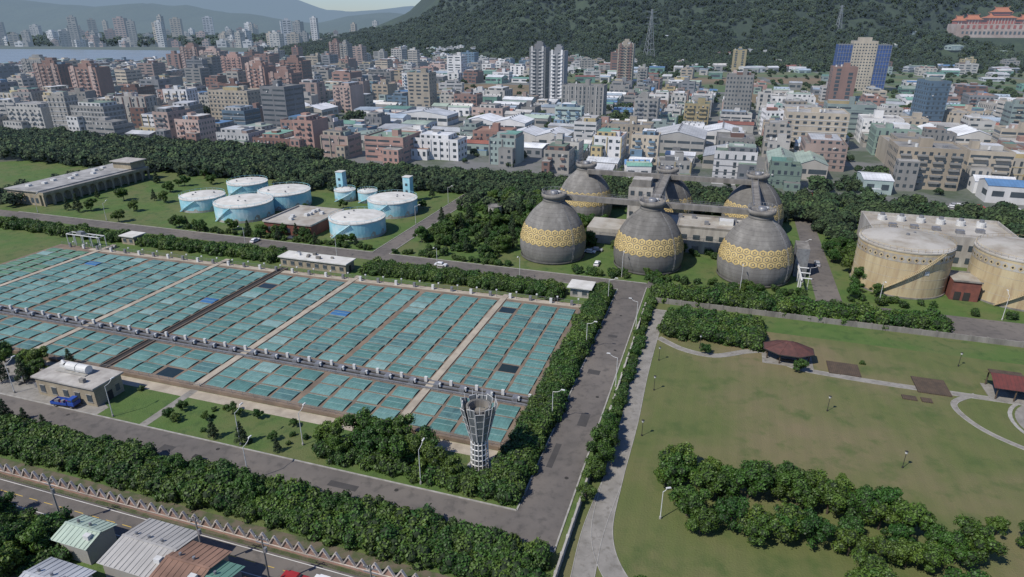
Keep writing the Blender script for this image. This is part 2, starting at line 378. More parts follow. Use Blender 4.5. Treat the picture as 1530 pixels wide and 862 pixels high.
mb.build('road_patch')
rect('street',-260,59.8,-18,65.2,.036,'asphalt')
mb=MB()
for i in range(34):
    x,y=S(-140+i*3.6,62.5); mb.box(x,y,.037,2.0,.12,.006,'line_yellow',rot=-AL)
mb.build('lane_marking')
mb=MB(); x,y=S(-139,64.7); mb.box(x,y,.037,240,.12,.006,'line_white',rot=-AL); x,y=S(-139,60.3); mb.box(x,y,.037,240,.12,.006,'line_white',rot=-AL); mb.build('edge_line')
rect('verge',-260,65.3,-19,69.5,.03,'verge_soil')
def path(name,pts,w,z,m):
    mb=MB();P=[Vector(S(*p)).to_3d() for p in pts]
    Q=[]
    for i in range(len(P)-1):
        p0=P[max(i-1,0)];p1=P[i];p2=P[i+1];p3=P[min(i+2,len(P)-1)]
        for k in range(8):
            t=k/8.; Q.append(.5*((2*p1)+(-p0+p2)*t+(2*p0-5*p1+4*p2-p3)*t*t+(-p0+3*p1-3*p2+p3)*t**3))
    Q.append(P[-1]); Lf=[];Rt=[]
    for i in range(len(Q)):
        d=(Q[min(i+1,len(Q)-1)]-Q[max(i-1,0)]).normalized(); n=Vector((-d.y,d.x,0))*w/2
        Lf.append(Q[i]+n);Rt.append(Q[i]-n)
    for i in range(len(Q)-1):
        mb.poly([(a.x,a.y,z) for a in (Lf[i],Rt[i],Rt[i+1],Lf[i+1])],m)
    for S_ in (Lf,Rt):
        for i in range(len(Q)-1):
            mb.tube((S_[i].x,S_[i].y,z),(S_[i+1].x,S_[i+1].y,z),.09,'kerb',4)
    return mb.build(name)
path('park_footpath',[(-12.5,182),(-13,160),(-13,140),(-12.5,120),(-12.6,100),(-12,86),(-8,77),(0,70),(12,64)],3.6,.05,'pave')
path('park_footpath',[(-12.6,100),(-13.5,86),(-13,74),(-12.5,60)],3.6,.046,'pave')
path('park_footpath',[(-11,163),(-4,158),(4,157),(12,162),(17,163),(23,157),(33,155.5),(45,155),(58,155),(80,155)],1.9,.046,'pave')
mb=MB(); mb.lathe([(0.1,0),(11,0)],'pave',n=40); mb.lathe([(11.5,.012),(12.3,.012)],'kerb',n=40); site(mb,'park_plaza',78,146,.04)
path('curved_plaza_path',[(62,156),(56,150),(58,142),(64,136),(74,131)],1.2,.043,'pave')

mb=MB()
mb.box(-17,127,0,.35,110,1.5,'concrete_light')
for i in range(28): mb.box(-17,74+i*4.0,0,.5,.5,1.65,'concrete_light')
site(mb,'boundary_wall',0,0)
mb=MB(); mb.box(75,187,0,183,.35,1.6,'concrete')
for i in range(46): mb.box(-15+i*4,187,0,.5,.5,1.75,'concrete')
site(mb,'park_wall',0,0)
mb=MB(); mb.box(-130,66.2,0,200,.35,.55,'fence_pink')
for i in range(87):
    u=-229+i*2.3
    mb.poly([(u,66.2,.55),(u+2.3,66.2,.55),(u+1.15,66.2,2.2)],'fence_pink')
    for dv in (-.1,.1):
        mb.tube((u,66.2+dv,.6),(u+1.15,66.2+dv,2.45),.14,'fence_white',4); mb.tube((u+1.15,66.2+dv,2.45),(u+2.3,66.2+dv,.6),.14,'fence_white',4)
mb.tube((-229,66.05,.58),(-30,66.05,.58),.1,'fence_white',4)
site(mb,'zigzag_fence',0,0)

# ---------------------------------------------------------------- basins
def vt(u): return 173.5+(u+35)*.028
mb=MB()
u0,u1=-237,-34.2
mb.poly([(u0,102.0,.9),(u1,102,.9),(u1,vt(u1)+3.2,.9),(u0,vt(u0)+3.2,.9)],'basin_concrete')
for a,b in (((u0,102),(u1,102)),((u1,102),(u1,vt(u1)+3.2)),((u1,vt(u1)+3.2),(u0,vt(u0)+3.2)),((u0,vt(u0)+3.2),(u0,102))):
    mb.poly([(a[0],a[1],0),(b[0],b[1],0),(b[0],b[1],.9),(a[0],a[1],.9)],'basin_concrete')
mb.box(-135.5,119.6,.75,202,3.0,.2,'dark_gap')
for dv in (118.0,119.6,121.1): mb.box(-135.5,dv,.6,202,.3,.75,'metal_gray')
for uu in (-59,-111,-164,-216.3):
    mb.box(uu,139.5,.5,1.8,74,.62,'basin_walk')
mb.box(-139.4,139,.5,1.9,73,.5,'dark_gap'); mb.box(-139.4+1.1,139,.5,.3,73,.75,'basin_concrete'); mb.box(-139.4-1.1,139,.5,.3,73,.75,'basin_concrete')
mb.box(-128,vt(-128)+1.6,.88,186,2.2,.1,'basin_walk',rot=.028)
site(mb,'sedimentation_basin',0,0)
mb=MB()
def cover(uc,vc,w,d,m):
    dz=U(-.03,.05); t=U(-.02,.02); tv=U(-.05,.05); h=U(.1,.24); z0=1.0+dz
    pr=[(-.5,0),(-.3,.75),(0,1),(.3,.75),(.5,0)]
    w2=w/2; sk=U(-.12,.12)
    for a,b in zip(pr[:-1],pr[1:]):
        mb.poly([(uc-w2,vc+a[0]*d-sk,z0+a[1]*h-t*w2+a[0]*tv*d),(uc+w2,vc+a[0]*d+sk,z0+a[1]*h+t*w2+a[0]*tv*d),(uc+w2,vc+b[0]*d+sk,z0+b[1]*h+t*w2+b[0]*tv*d),(uc-w2,vc+b[0]*d-sk,z0+b[1]*h-t*w2+b[0]*tv*d)],m)
    mb.box(uc,vc-d/2+.04,z0-.08,w,.16,.14,'cover3'); mb.box(uc,vc+d/2-.04,z0-.08,w,.1,.13,'cover3')
    if R()<.8: mb.box(uc,vc+sk*.2,z0+h-.02,w*.99,.17,.07,'cover3')
segs=[(-58,-35.6,4),(-84.5,-60,4),(-110,-85.5,4),(-137.8,-112,4),(-163,-141,4),(-189.5,-165,4),(-215.3,-190.5,4),(-235.5,-217.5,3)]
for a,b,nc in segs:
    for (v0,vv1,nr) in ((103.2,117.2,3),(122.4,None,12)):
        cw=(b-a)/nc
        for c in range(nc):
            uc=a+(c+.5)*cw; ve=vv1 or vt(uc)-1.2
            ch=(ve-v0)/nr; basem=random.choice(['cover0','cover1','cover2','cover0','cover1'])
            for r in range(nr):
                if R()<.01: 
                    mb.box(uc,v0+(r+.5)*ch,.91,cw*.8,ch*.85,.03,'water_dark'); continue
                m=random.choice([basem,basem,basem,'cover0','cover1','cover2','cover4'])
                if a<-217: m=random.choice(['cover_green','cover_green','cover0'])
                if R()<.03: m='cover3'
                if R()<.004: m='cover_blue'
                cover(uc+U(-.1,.1),v0+(r+.5)*ch+U(-.07,.07),cw*U(.82,.87),ch*U(.84,.9),m)
site(mb,'basin_cover',0,0)
mb=MB()
for i in range(31):
    u=-38-i*6.4
    mb.box(u,119.6,1.0,1.3,1.8,.9,'metal_gray'); mb.cyl(u+.9,119.2,1.3,.28,.9,'metal_white',n=8)
    mb.box(u+3,120.8,1.0,.7,.5,1.3,'metal_white')
    v=vt(u)+1.4
    mb.box(u,v,1.0,.8,.6,1.5,'metal_white' if i%2 else 'metal_gray'); mb.tube((u+2,v,1),(u+2,v,3.2),.07,'metal_gray',5); mb.box(u+2,v,3.1,.5,.35,.35,'metal_white')
mb.rail((-236,vt(-236)+2.9,.95),(-34.6,vt(-34.6)+2.9,.95),1.1,'metal_gray',3)
mb.rail((-236,117.3,.95),(-35,117.3,.95),1.0,'metal_gray',3)
mb.rail((-34.5,102.4,.95),(-34.5,172,.95),1.0,'metal_gray',3)
mb.rail((-236,102.3,.95),(-34.6,102.3,.95),1.0,'metal_gray',3)
site(mb,'basin_machinery',0,0)
rect('basin_path',-112.2,86.7,-110.2,102,.04,'pave')
rect('basin_edge_path',-160,98.8,-36,101.9,.034,'basin_walk')
sheet('pump_yard',[(-260,87),(-124,87),(-124,90),(-146,100),(-260,100)],.034,'pave')

# ---------------------------------------------------------------- digesters
PR=[(11.0,0),(11.6,1.6),(12.0,3.6),(12.05,5.6),(11.85,7.6),(11.4,9.6),(10.75,11.5),(9.9,13.4),(8.8,15.2),(7.4,17),(5.8,18.6),(4.5,19.7),(3.8,20.4),(3.6,21.6)]
def rad(z): return float(np.interp(z,[p[1] for p in PR],[p[0] for p in PR]))
def digester():
    mb=MB()
    fine=[]
    for i in range(60):
        z=21.6*i/59; fine.append((rad(z),z))
    for _ in range(3): fine=[fine[0]]+[((fine[i-1][0]+fine[i][0]*2+fine[i+1][0])/4,fine[i][1]) for i in range(1,59)]+[fine[-1]]
    mb.lathe(fine,'digester_concrete',n=64)
    mb.lathe([(11.3,0),(11.8,.5),(11.6,.9)],'digester_dark_course',n=64)
    mb.lathe([(3.6,21.4),(4.5,22.2),(4.5,23.3),(4.15,23.3),(4.15,22.9),(.1,22.9)],'concrete',n=32)
    mb.lathe([(3.9,20.3),(4.1,20.6),(3.8,20.9)],'digester_dark_course',n=32)
    mb.cyl(0,0,22.9,1.3,1.1,'metal_gray',n=12); mb.box(1.8,.6,22.9,1.2,.9,.9,'metal_white')
    for k in range(18):
        a=k*math.pi/9; mb.tube((4.3*math.cos(a),4.3*math.sin(a),23.3),(4.3*math.cos(a),4.3*math.sin(a),24.4),.06,'metal_gray',4)
    mb.lathe([(4.3,24.36),(4.38,24.42),(4.3,24.48),(4.24,24.42),(4.3,24.36)],'metal_gray',n=32)
    for k in range(40):
        z0_=.5+k*.5; z1_=z0_+.5; a=math.radians(-60)
        for da in (-.02,.02):
            mb.tube(((rad(z0_)+.25)*math.cos(a+da),(rad(z0_)+.25)*math.sin(a+da),z0_),((rad(z1_)+.25)*math.cos(a+da),(rad(z1_)+.25)*math.sin(a+da),z1_),.04,'metal_gray',4)
    N=27
    for row,(z,sc_) in enumerate([(7.9,1.0),(9.75,1.0),(11.6,.92)]):
        for k in range(N):
            a=2*math.pi*(k+.5*(row%2))/N
            r0=rad(z); hw=math.pi*r0/N*.93; hh=1.16*sc_
            def P(dx,dz,off):
                aa=a+dx/r0; rr=rad(z+dz)+off; return (rr*math.cos(aa),rr*math.sin(aa),z+dz)
            hexo=[(0,-hh),(hw,-hh*.5),(hw,hh*.5),(0,hh),(-hw,hh*.5),(-hw,-hh*.5)]
            for i in range(6):
                p=hexo[i];q=hexo[(i+1)%6]
                mb.poly([P(p[0],p[1],.1),P(q[0],q[1],.1),P(q[0]*.52,q[1]*.52,.13),P(p[0]*.52,p[1]*.52,.13)],'gold_tile')
            mb.poly([P(x*.30,y*.34,.12) for x,y in hexo],'gold_tile')
    return mb.mesh('sludge_digester',True)
DG=digester()
for p in DG.polygons: 
    if len(p.vertices)>4: p.use_smooth=False
for u in (-55.7,-21.2,14.1):
    for v in (220,275): x,y=S(u,v); put(DG,'sludge_digester',x,y,0,U(0,.2),1)
def beam(mb,p,q,w,h,z,m='concrete'):
    dx,dy=q[0]-p[0],q[1]-p[1];L=math.hypot(dx,dy)
    mb.box((p[0]+q[0])/2,(p[1]+q[1])/2,z,L,w,h,m,rot=math.atan2(dy,dx))
    nx_,ny_=-dy/L*w/2,dx/L*w/2
    for sg in (-1,1): mb.rail((p[0]+nx_*sg,p[1]+ny_*sg,z+h),(q[0]+nx_*sg,q[1]+ny_*sg,z+h),1.0,'metal_gray',3)
mb=MB()
beam(mb,(-54,225),(12.5,225),2.6,1.7,19.9); beam(mb,(-54,270),(12.5,270),2.6,1.7,19.9)
beam(mb,(-21.2,226.3),(-21.2,268.7),3.2,1.7,19.95)
beam(mb,(12.9,222),(12.9,273),2.4,1.5,20.0)
site(mb,'digester_footbridge',0,0)
mb=MB()
mb.box(-28,247,0,9,9,22,'concrete_light','concrete'); mb.box(-28,247,22,7,6,2.6,'concrete','concrete_light')
for z in range(3,21,4):
    for k in (-3,0,3): mb.box(-28+k,242.45,z,1.4,.2,1.6,'glass')
    for k in (-2.5,1): mb.box(-23.45,247+k,z,.2,1.4,1.6,'glass')
mb.box(-21.4,250,0,3.5,6,19.9,'concrete_light')
site(mb,'stair_tower',0,0)
mb=MB()
mb.box(-8,246,0,48,17,9.5,'concrete_light','tank_roof'); mb.box(-40,246,0,14,15,6,'concrete_light','tank_roof')
for k in range(10): mb.box(-29+k*4.6,237.4,1.2,2.4,.2,1.6,'glass'); mb.box(-29+k*4.6,237.4,5.5,2.4,.2,1.6,'glass')
mb.box(-8,237.6,9.5,48,.3,.7,'concrete'); mb.box(-8,254.4,9.5,48,.3,.7,'concrete'); mb.box(4,247,9.5,5,4,1.6,'metal_white')
for k in range(6): mb.box(-18+k*5,248+U(-4,4),9.5,1.6,1.6,1.2,'metal_gray')
site(mb,'digester_control_building',0,0)
mb=MB()
for k in range(4):
    mb.tube((28,209+k*5,0),(28,209+k*5,5+k*.2),.25,'metal_white',8); mb.tube((28,209+k*5,5),(31,209+k*5,5),.2,'metal_white',8)
mb.tube((28,207,4.6),(28,232,4.6),.35,'metal_white',8); mb.box(29,228,0,4,9,10,'metal_gray','concrete')
site(mb,'pipe_rack',0,0)

# ---------------------------------------------------------------- yellow gas holders
def gastank():
    mb=MB(); r=13.6;h=15
    mb.lathe([(r,0),(r,h)],'yellow_tank',n=64)
    mb.lathe([(r+.3,0),(r+.3,.5),(r,.5)],'concrete',n=64)
    mb.lathe([(r+.12,h-.4),(r+.12,h),(r-.1,h+.1),(r*.6,h+1.0),(r*.3,h+1.45),(.1,h+1.6)],'tank_roof',n=64)
    mb.lathe([(r+.05,h-3.5),(r+.05,h-1.2)],'tank_roof',n=64)
    for z in (3.3,6.2,9.1): mb.lathe([(r+.002,z),(r+.05,z+.04),(r+.002,z+.08)],'tank_roof',n=64)
    for k in range(44):
        a=2*math.pi*k/44; c,s=math.cos(a),math.sin(a)
        def P(t,z): 
            aa=a+t/r; return ((r+.1)*math.cos(aa),(r+.1)*math.sin(aa),z)
        mb.poly([P(-.8,h-2.35),P(0,h-3.3),P(.8,h-2.35),P(0,h-1.4)],'yellow_tank')
        mb.poly([(q[0]*1.003,q[1]*1.003,q[2]) for q in (P(-.35,h-2.35),P(0,h-2.75),P(.35,h-2.35),P(0,h-1.95))],'dark_gap')
        mb.tube(((r-.2)*c,(r-.2)*s,h),((r-.2)*c,(r-.2)*s,h+1.1),.05,'yellow_tank',4)
    mb.lathe([(r-.25,h+1.05),(r-.15,h+1.1),(r-.25,h+1.15)],'yellow_tank',n=64)
    for k in range(46):
        a=math.radians(215+k*1.55); z=.3+k*(h-.3)/46
        c,s=math.cos(a),math.sin(a); mb.box((r+.6)*c,(r+.6)*s,z,.45,1.1,.08,'yellow_tank',rot=a+math.pi/2)
        if k%2==0: mb.tube(((r+1.1)*c,(r+1.1)*s,z),((r+1.1)*c,(r+1.1)*s,z+1),.04,'yellow_tank',4)
        a2=math.radians(215+(k+1)*1.55); z2=.3+(k+1)*(h-.3)/46
        mb.tube(((r+1.1)*c,(r+1.1)*s,z+1),((r+1.1)*math.cos(a2),(r+1.1)*math.sin(a2),z2+1),.05,'yellow_tank',4)
        mb.tube(((r+1.1)*c,(r+1.1)*s,z),((r+1.1)*math.cos(a2),(r+1.1)*math.sin(a2),z2),.1,'yellow_tank',4)
    mb.cyl(0,0,h+1.6,.5,.6,'metal_gray',n=10); mb.cyl(4,3,h+.9,.4,.8,'metal_gray',n=8)
    mb.poly([(-.7,-r-.12,8),(.7,-r-.12,8),(.7,-r-.12,9.3),(-.7,-r-.12,9.3)],'line_white')
    return mb.mesh('yellow_gas_tank')
GT=gastank()
for u in (59,92): x,y=S(u,227.5); put(GT,'yellow_gas_tank',x,y,0,0)
mb=MB(); mb.box(75.5,222,0,7.5,9,6.2,'red_brown','tank_roof')
for k in (-2,0.5): mb.box(75.5+k,217.4,.2,1.7,.2,2.6,'dark_gap')
mb.box(75.5,217.3,6.2,7.9,.4,.4,'concrete'); mb.box(75.5,226.6,6.2,7.9,.4,.4,'concrete'); site(mb,'valve_house',0,0)
mb=MB(); mb.box(77,264,0,46,26,10,'concrete_light','tank_roof')
for a,b,c,d in ((77,251.2,46.3,.4),(77,276.8,46.3,.4),(54.2,264,.4,26),(99.8,264,.4,26)): mb.box(a,b,10,c,d,1,'concrete_light')
for k in range(9): mb.box(58+k*4.6,250.9,1.5,2.6,.15,2,'glass'); mb.box(58+k*4.6,250.9,6,2.6,.15,2,'glass')
for k in range(6):
    mb.cyl(60+k*6.5,270,10,1.5,1.8,'metal_white',n=14); mb.cyl(60+k*6.5,270,11.8,.8,.9,'metal_gray',n=10)
for k in range(5): mb.box(62+k*7,260+U(-2,2),10,2.5,2,1.3,'metal_gray')
mb.rail((56,253,10),(98,253,10),1.1); site(mb,'blower_building',0,0)

# ---------------------------------------------------------------- cyan tanks
def ctank(r,h):
    mb=MB(); mb.lathe([(r,0),(r,h)],'cyan_tank',n=48)
    mb.lathe([(r+.15,h-.3),(r+.15,h+.1),(r-.3,h+.15),(r*.5,h+.75),(.1,h+1.1)],'white_roof',n=48)
    for k in range(24):
        a=2*math.pi*k/24; mb.tube(((r-.1)*math.cos(a),(r-.1)*math.sin(a),h),((r-.1)*math.cos(a),(r-.1)*math.sin(a),h+1.1),.05,'cyan_tank',4)
    mb.lathe([(r-.1,h+1.0),(r,h+1.05),(r-.1,h+1.12)],'cyan_tank',n=48)
    for k in range(20):
        a=math.radians(240+k*2.2*12/r); z=k*h/20; mb.box((r+.5)*math.cos(a),(r+.5)*math.sin(a),z,.5,.9,.08,'cyan_tank',rot=a+1.57)
    mb.lathe([(r+.02,.1),(r+.02,1.0)],'concrete_light',n=48)
    for k in range(26):
        a=2*math.pi*k/26; hh=h*(.35+.12*math.sin(k*1.7))
        mb.poly([((r+.03)*math.cos(a+t),(r+.03)*math.sin(a+t),z) for t,z in ((-.1,1.),(.1,1.),(.09,hh),(0,hh+.5),(-.09,hh*.8))],'concrete_light' if k%3==0 else 'cyan_tank')
    for k in range(3): mb.cyl(U(-.5,.5)*r,U(-.5,.5)*r,h+.4,.35,.9,'metal_gray',n=8)
    return mb
for u,v,r,h in ((-198,228,12.3,6.8),(-193,250,11.8,6.8),(-225.3,233.5,9.8,5.8),(-224,262.8,9.6,5.8),(-138,222,11.2,6.6),(-138.4,253,11,6.6),(-170.7,266,5,5),(-159,267,4.6,5)):
    site(ctank(r,h),'storage_tank',u,v)
for u,v in ((-176,272),(-140,272)):
    mb=MB(); mb.box(0,0,0,3.6,3.6,12,'cyan_tank','white_roof'); mb.box(0,0,12,4,4,.3,'white_roof')
    for z in (2,5,8): mb.box(0,-1.83,z,1.2,.1,1.2,'glass')
    site(mb,'stair_tower',u,v)
mb=MB(); mb.box(-163,222,0,22,24,4.6,'red_brown','tank_roof'); mb.box(-163,209.8,4.6,22.4,.5,.6,'concrete_light'); mb.box(-163,234.2,4.6,22.4,.5,.6,'concrete_light'); mb.box(-174.2,222,4.6,.5,24.6,.6,'concrete_light'); mb.box(-151.8,222,4.6,.5,24.6,.6,'concrete_light')
for k in range(5): mb.box(-171+k*4,209.9,1,2.2,.2,1.8,'glass')
for k in range(7): mb.box(-169+U(0,12),222+U(-9,9),4.6,1.5,1.5,1.1,'metal_white')
site(mb,'pump_station',0,0)
mb=MB(); mb.cyl(0,0,0,3,4.5,'concrete_light','concrete',n=24); mb.lathe([(3.1,4.3),(3.1,4.7),(2.8,4.7)],'concrete',n=24); mb.rail((-2,0,4.5),(2,0,4.5)); site(mb,'concrete_surge_tank',-93,262)

# ---------------------------------------------------------------- small plant buildings
def smallb(name,u,v,w,d,h,wall,roof,eave=.6,win=3.,clutter=0):
    mb=MB(); mb.box(0,0,0,w,d,h,wall); mb.box(0,0,h,w+eave*2,d+eave*2,.35,roof)
    nw=int(w/win)
    for k in range(nw):
        x=-w/2+(k+.5)*w/nw
        for sg in (-1,1):
            mb.box(x,sg*(d/2+.03),1.0,win*.5,.1,h*.4,'glass'); mb.box(x,sg*(d/2+.06),.88,win*.56,.16,.12,'kerb'); mb.box(x,sg*(d/2+.06),1.0+h*.4,win*.56,.16,.1,'kerb')
    for sg in (-1,1):
        mb.box(sg*(w/2+.03),0,0.05,.1,1.3,2.2,'dark_gap'); mb.box(sg*(w/2+.04),d*.3,1.1,.1,1.0,h*.35,'glass')
    for k in range(clutter):
        mb.box(U(-w*.4,w*.4),U(-d*.35,d*.35),h+.35,U(.6,1.6),U(.6,1.4),U(.5,1.2),random.choice(['metal_white','metal_gray','concrete']))
    return site(mb,name,u,v)
smallb('switch_house',-130.5,181.5,26,5.5,3.4,'brick_beige','white_roof',clutter=8)
smallb('gate_hut',-37.5,186,6,5,3.2,'concrete_light','white_roof',eave=.9)
smallb('gate_hut',-214,183,6,5,3.2,'brick_beige','white_roof')
o=smallb('pump_house',-135.2,93,17.5,7.2,4.6,'brick_beige','concrete_light',eave=.5,clutter=5)
mb=MB()
for k in (-2,1.2): mb.tube((k,0,0),(k+3,0,0),1.0,'metal_white',14); mb.box(k+.5,0,-1,.4,1.4,1,'metal_gray'); mb.box(k+2.5,0,-1,.4,1.4,1,'metal_gray')
mb.tube((-3,0,.2),(-5,1,.2),.35,'metal_white',8); mb.tube((-5,1,.2),(-5,1,-1),.35,'metal_white',8)
mb.box(0,0,-1.0,9,3,.15,'kerb'); c=mb.build('roof_blower',(-1.5,1,6.0),0,parent=o)
mb=MB()
for k in range(5): mb.tube((k*4,0,0),(k*4,0,5),.15,'metal_white',6); mb.tube((k*4,2.5,0),(k*4,2.5,5),.15,'metal_white',6); mb.tube((k*4,0,5),(k*4,2.5,5),.12,'metal_white',4)
mb.tube((0,0,5),(16,0,5),.2,'metal_white',4); mb.tube((0,2.5,5),(16,2.5,5),.2,'metal_white',4); mb.box(6,1.2,4.9,2.5,1.8,1.2,'metal_gray')
site(mb,'screen_gantry',-234,172)
mb=MB()
for k in range(9): mb.box(U(-4,4),U(-2,2),0,U(.6,1.6),U(.6,1.4),U(.4,1.2),random.choice(['metal_gray','cover_blue','concrete','wood_deck']))
site(mb,'material_crates',-150,93)

mb=MB(); W=20;L=60
mb.box(-10,0,0,W,L,6.6,'brick_beige','flat_roof0'); mb.box(-10,0,6.6,W+1.4,L+1.4,.5,'concrete_light','flat_roof2')
nb=13
for k in range(nb+1):
    y=-L/2+k*L/nb; mb.box(2.6,y,0,.9,.9,5.2,'brick_beige')
for k in range(nb):
    y0=-L/2+k*L/nb+.45; y1=-L/2+(k+1)*L/nb-.45; c=(y0+y1)/2; r=(y1-y0)/2
    pts=[(3.0,c+r*math.cos(t),3.2+min(1.9,r)*math.sin(t)) for t in np.linspace(0,math.pi,9)]
    mb.poly([(3.0,y1,5.3)]+[(3.0,y0,5.3)]+pts[::-1],'brick_beige')
    mb.box(.06,c,.6,.1,r*1.3,2.6,'glass')
mb.box(1.7,0,5.3,3.6,L+1,1.3,'brick_beige','flat_roof0')
mb.box(-4,L/2-5,7.1,12,9,3.4,'brick_beige','flat_roof0'); mb.box(-4,L/2-5,10.5,14,11,.4,'concrete_light')
for k in range(8): mb.box(-12+U(-4,6),-L/2+6+k*6,7.1,2.2,1.8,.9,'metal_white')
for k in range(6): mb.box(-20.05,-L/2+5+k*9,1.2,.1,3,2.4,'glass'); mb.box(-17+k*3,-L/2-.05,1.2,1.6,.1,2.4,'glass')
site(mb,'arcade_building',-299,242)

# ---------------------------------------------------------------- landscape tower
mb=MB()
for k in range(14):
    a=2*math.pi*k/14; c,s=math.cos(a),math.sin(a); mb.tube((1.75*c,1.75*s,0),(1.55*c,1.55*s,8.6),.1,'metal_white',5)
for z in np.arange(.5,9,1.15): 
    r=1.75-.2*z/8.6; mb.lathe([(r-.05,z),(r+.1,z+.09),(r-.05,z+.18)],'metal_white',n=14)
mb.cyl(0,0,0,1.35,8.4,'panel_gray',n=14,r2=1.2)
mb.lathe([(1.3,8),(2.05,14.3)],'panel_gray',n=16); mb.lathe([(2.3,12.8),(2.35,14.2),(1.9,14.2),(1.85,12.6),(.1,12.6)],'concrete',n=20)
for k in range(11):
    a=2*math.pi*k/11; da=2*math.pi/11*.43
    def P(t,r,z): return (r*math.cos(a+t),r*math.sin(a+t),z)
    lean=.3 if k%2 else -.1
    p0,p1,p2,p3=P(-da,1.75,7.2),P(da,1.75,7.2),P(da*.98,3.25+lean,14.3+(k%3)*.35),P(-da*.98,3.2+lean,14.8-(k%2)*.5)
    mb.poly([p0,p1,p2,p3],'panel_gray')
    for a_,b_ in ((p0,p3),(p1,p2),(p3,p2)): mb.tube(a_,b_,.06,'metal_white',4)
    q=P(0,3.3,15.8); mb.tube(P(0,3.1,13.6),q,.05,'metal_white',4)
    for tt in (.25,.5,.75):
        x0=Vector(p0).lerp(Vector(p3),tt);x1=Vector(p1).lerp(Vector(p2),tt); mb.tube(x0,x1,.04,'metal_white',4)
mb.cyl(0,0,0,2.6,.3,'kerb',n=20)
site(mb,'flared_lattice_tower',-37.6,95.7)

# ---------------------------------------------------------------- park furniture
mb=MB()
def hexroof(mb,rx,ry,z,h,m,n=8):
    P=[(rx*math.cos(2*math.pi*(i+.5)/n),ry*math.sin(2*math.pi*(i+.5)/n),z) for i in range(n)]
    Q=[(rx*.18*math.cos(2*math.pi*(i+.5)/n),ry*.1*math.sin(2*math.pi*(i+.5)/n),z+h) for i in range(n)]
    for i in range(n):
        j=(i+1)%n; mb.poly([P[i],P[j],Q[j],Q[i]],m); mb.tube(P[i],Q[i],.1,m,4); mb.tube(P[i],P[j],.12,'dark_gap',4)
    mb.poly(Q,m); mb.poly([(a,b,c-.15) for a,b,c in P][::-1],'wood_deck')
hexroof(mb,6.4,4.6,2.9,2.0,'pav_roof')
for i in range(8):
    a=2*math.pi*(i+.5)/8; mb.tube((5.3*math.cos(a),3.7*math.sin(a),0),(5.3*math.cos(a),3.7*math.sin(a),2.9),.17,'wood_deck',6)
mb.box(0,0,0,12,8,.15,'pave'); mb.box(0,2.2,.15,6,.5,.45,'wood_deck'); mb.box(0,-1.6,.15,5,.5,.45,'wood_deck')
site(mb,'garden_pavilion',21.5,161)
mb=MB()
for sg in (-1,1): mb.poly([(-10,0,5),(10,0,5),(10,sg*4,3.2),(-10,sg*4,3.2)],'red_roof')
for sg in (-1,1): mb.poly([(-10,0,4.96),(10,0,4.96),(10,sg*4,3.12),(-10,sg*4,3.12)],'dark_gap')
for k in range(6):
    for sg in (-1,1): mb.tube((-9+k*3.6,sg*3.4,0),(-9+k*3.6,sg*3.4,3.3),.16,'wood_deck',6)
mb.box(0,0,0,20,7.5,.15,'pave'); mb.box(0,2,.15,14,.5,.45,'concrete')
site(mb,'red_roof_shelter',74.5,158.5)
for u,v,w,d in ((34.5,159.5,7.2,6.2),(53,156.8,7.0,7.5),(47,149.6,3,1.8),(50.5,149.6,2.2,1.8),(72,168,7,5)):
    mb=MB(); mb.box(0,0,0,w,d,.3,'wood_deck')
    for k in range(4): mb.box(-w/2+.4+k*(w-.8)/3,-d/2-.02,0,.2,.1,.3,'bark')
    site(mb,'timber_deck',u,v)
def lamp(name,u,v,h=8,arm=1.8,rot=0.):
    mb=MB(); mb.cyl(0,0,0,.22,.5,'kerb',n=8); mb.tube((0,0,0),(0,0,h*.9),.1,'metal_white',7,.065)
    p=(0,0,h*.9)
    for i in range(1,6):
        t=i/5.; q=(arm*math.sin(t*1.5),0,h*.9+h*.1*(1-math.cos(t*1.5))*1.1); mb.tube(p,q,.055,'metal_white',6); p=q
    mb.box(p[0]+.35,0,p[2]-.08,.95,.32,.16,'metal_white',taper=.8); mb.box(p[0]+.4,0,p[2]-.13,.6,.24,.05,'glass_frame')
    return site(mb,name,u,v,0,rot)
for u,v,r in ((-86.6,87.6,1.57),(-74.5,91.5,1.57),(-77.5,78.8,1.57),(-46.5,88,1.57),(-28.3,115,0),(-28.3,150,0),(-28.3,182,0),(-120,87.5,1.57),(-150,88,1.57),(-60,193,-1.57),(-90,193,-1.57),(-130,193,-1.57),(-170,193,-1.57),(-17.8,134,3.14),(-17.8,168,3.14),(30.5,212,0),(30.5,240,0),(10,203.6,1.57),(50,205.5,-1.57),(82,205,1.57),(100,197,-1.57),(-27.8,205,1.57),(-121,240,0),(-121,275,0),(-250,203,1.57),(-290,203,1.57)):
    lamp('street_lamp',u,v,8.5,1.8,r)
def globe(u,v):
    mb=MB(); mb.tube((0,0,0),(0,0,3.4),.07,'dark_gap',6,.05); mb.cyl(0,0,3.4,.22,.45,'metal_white',n=10,r2=.3); mb.cyl(0,0,3.85,.34,.1,'dark_gap',n=10,r2=.1); mb.cyl(0,0,0,.16,.4,'dark_gap',n=8); site(mb,'park_lamp',u,v)
for u,v in ((-9,135),(28.5,138),(40,121),(-9.5,150),(-9.3,116),(0,160),(62,170)): globe(u,v)
lamp('street_lamp',-3,92.5,6.5,.6,.5)

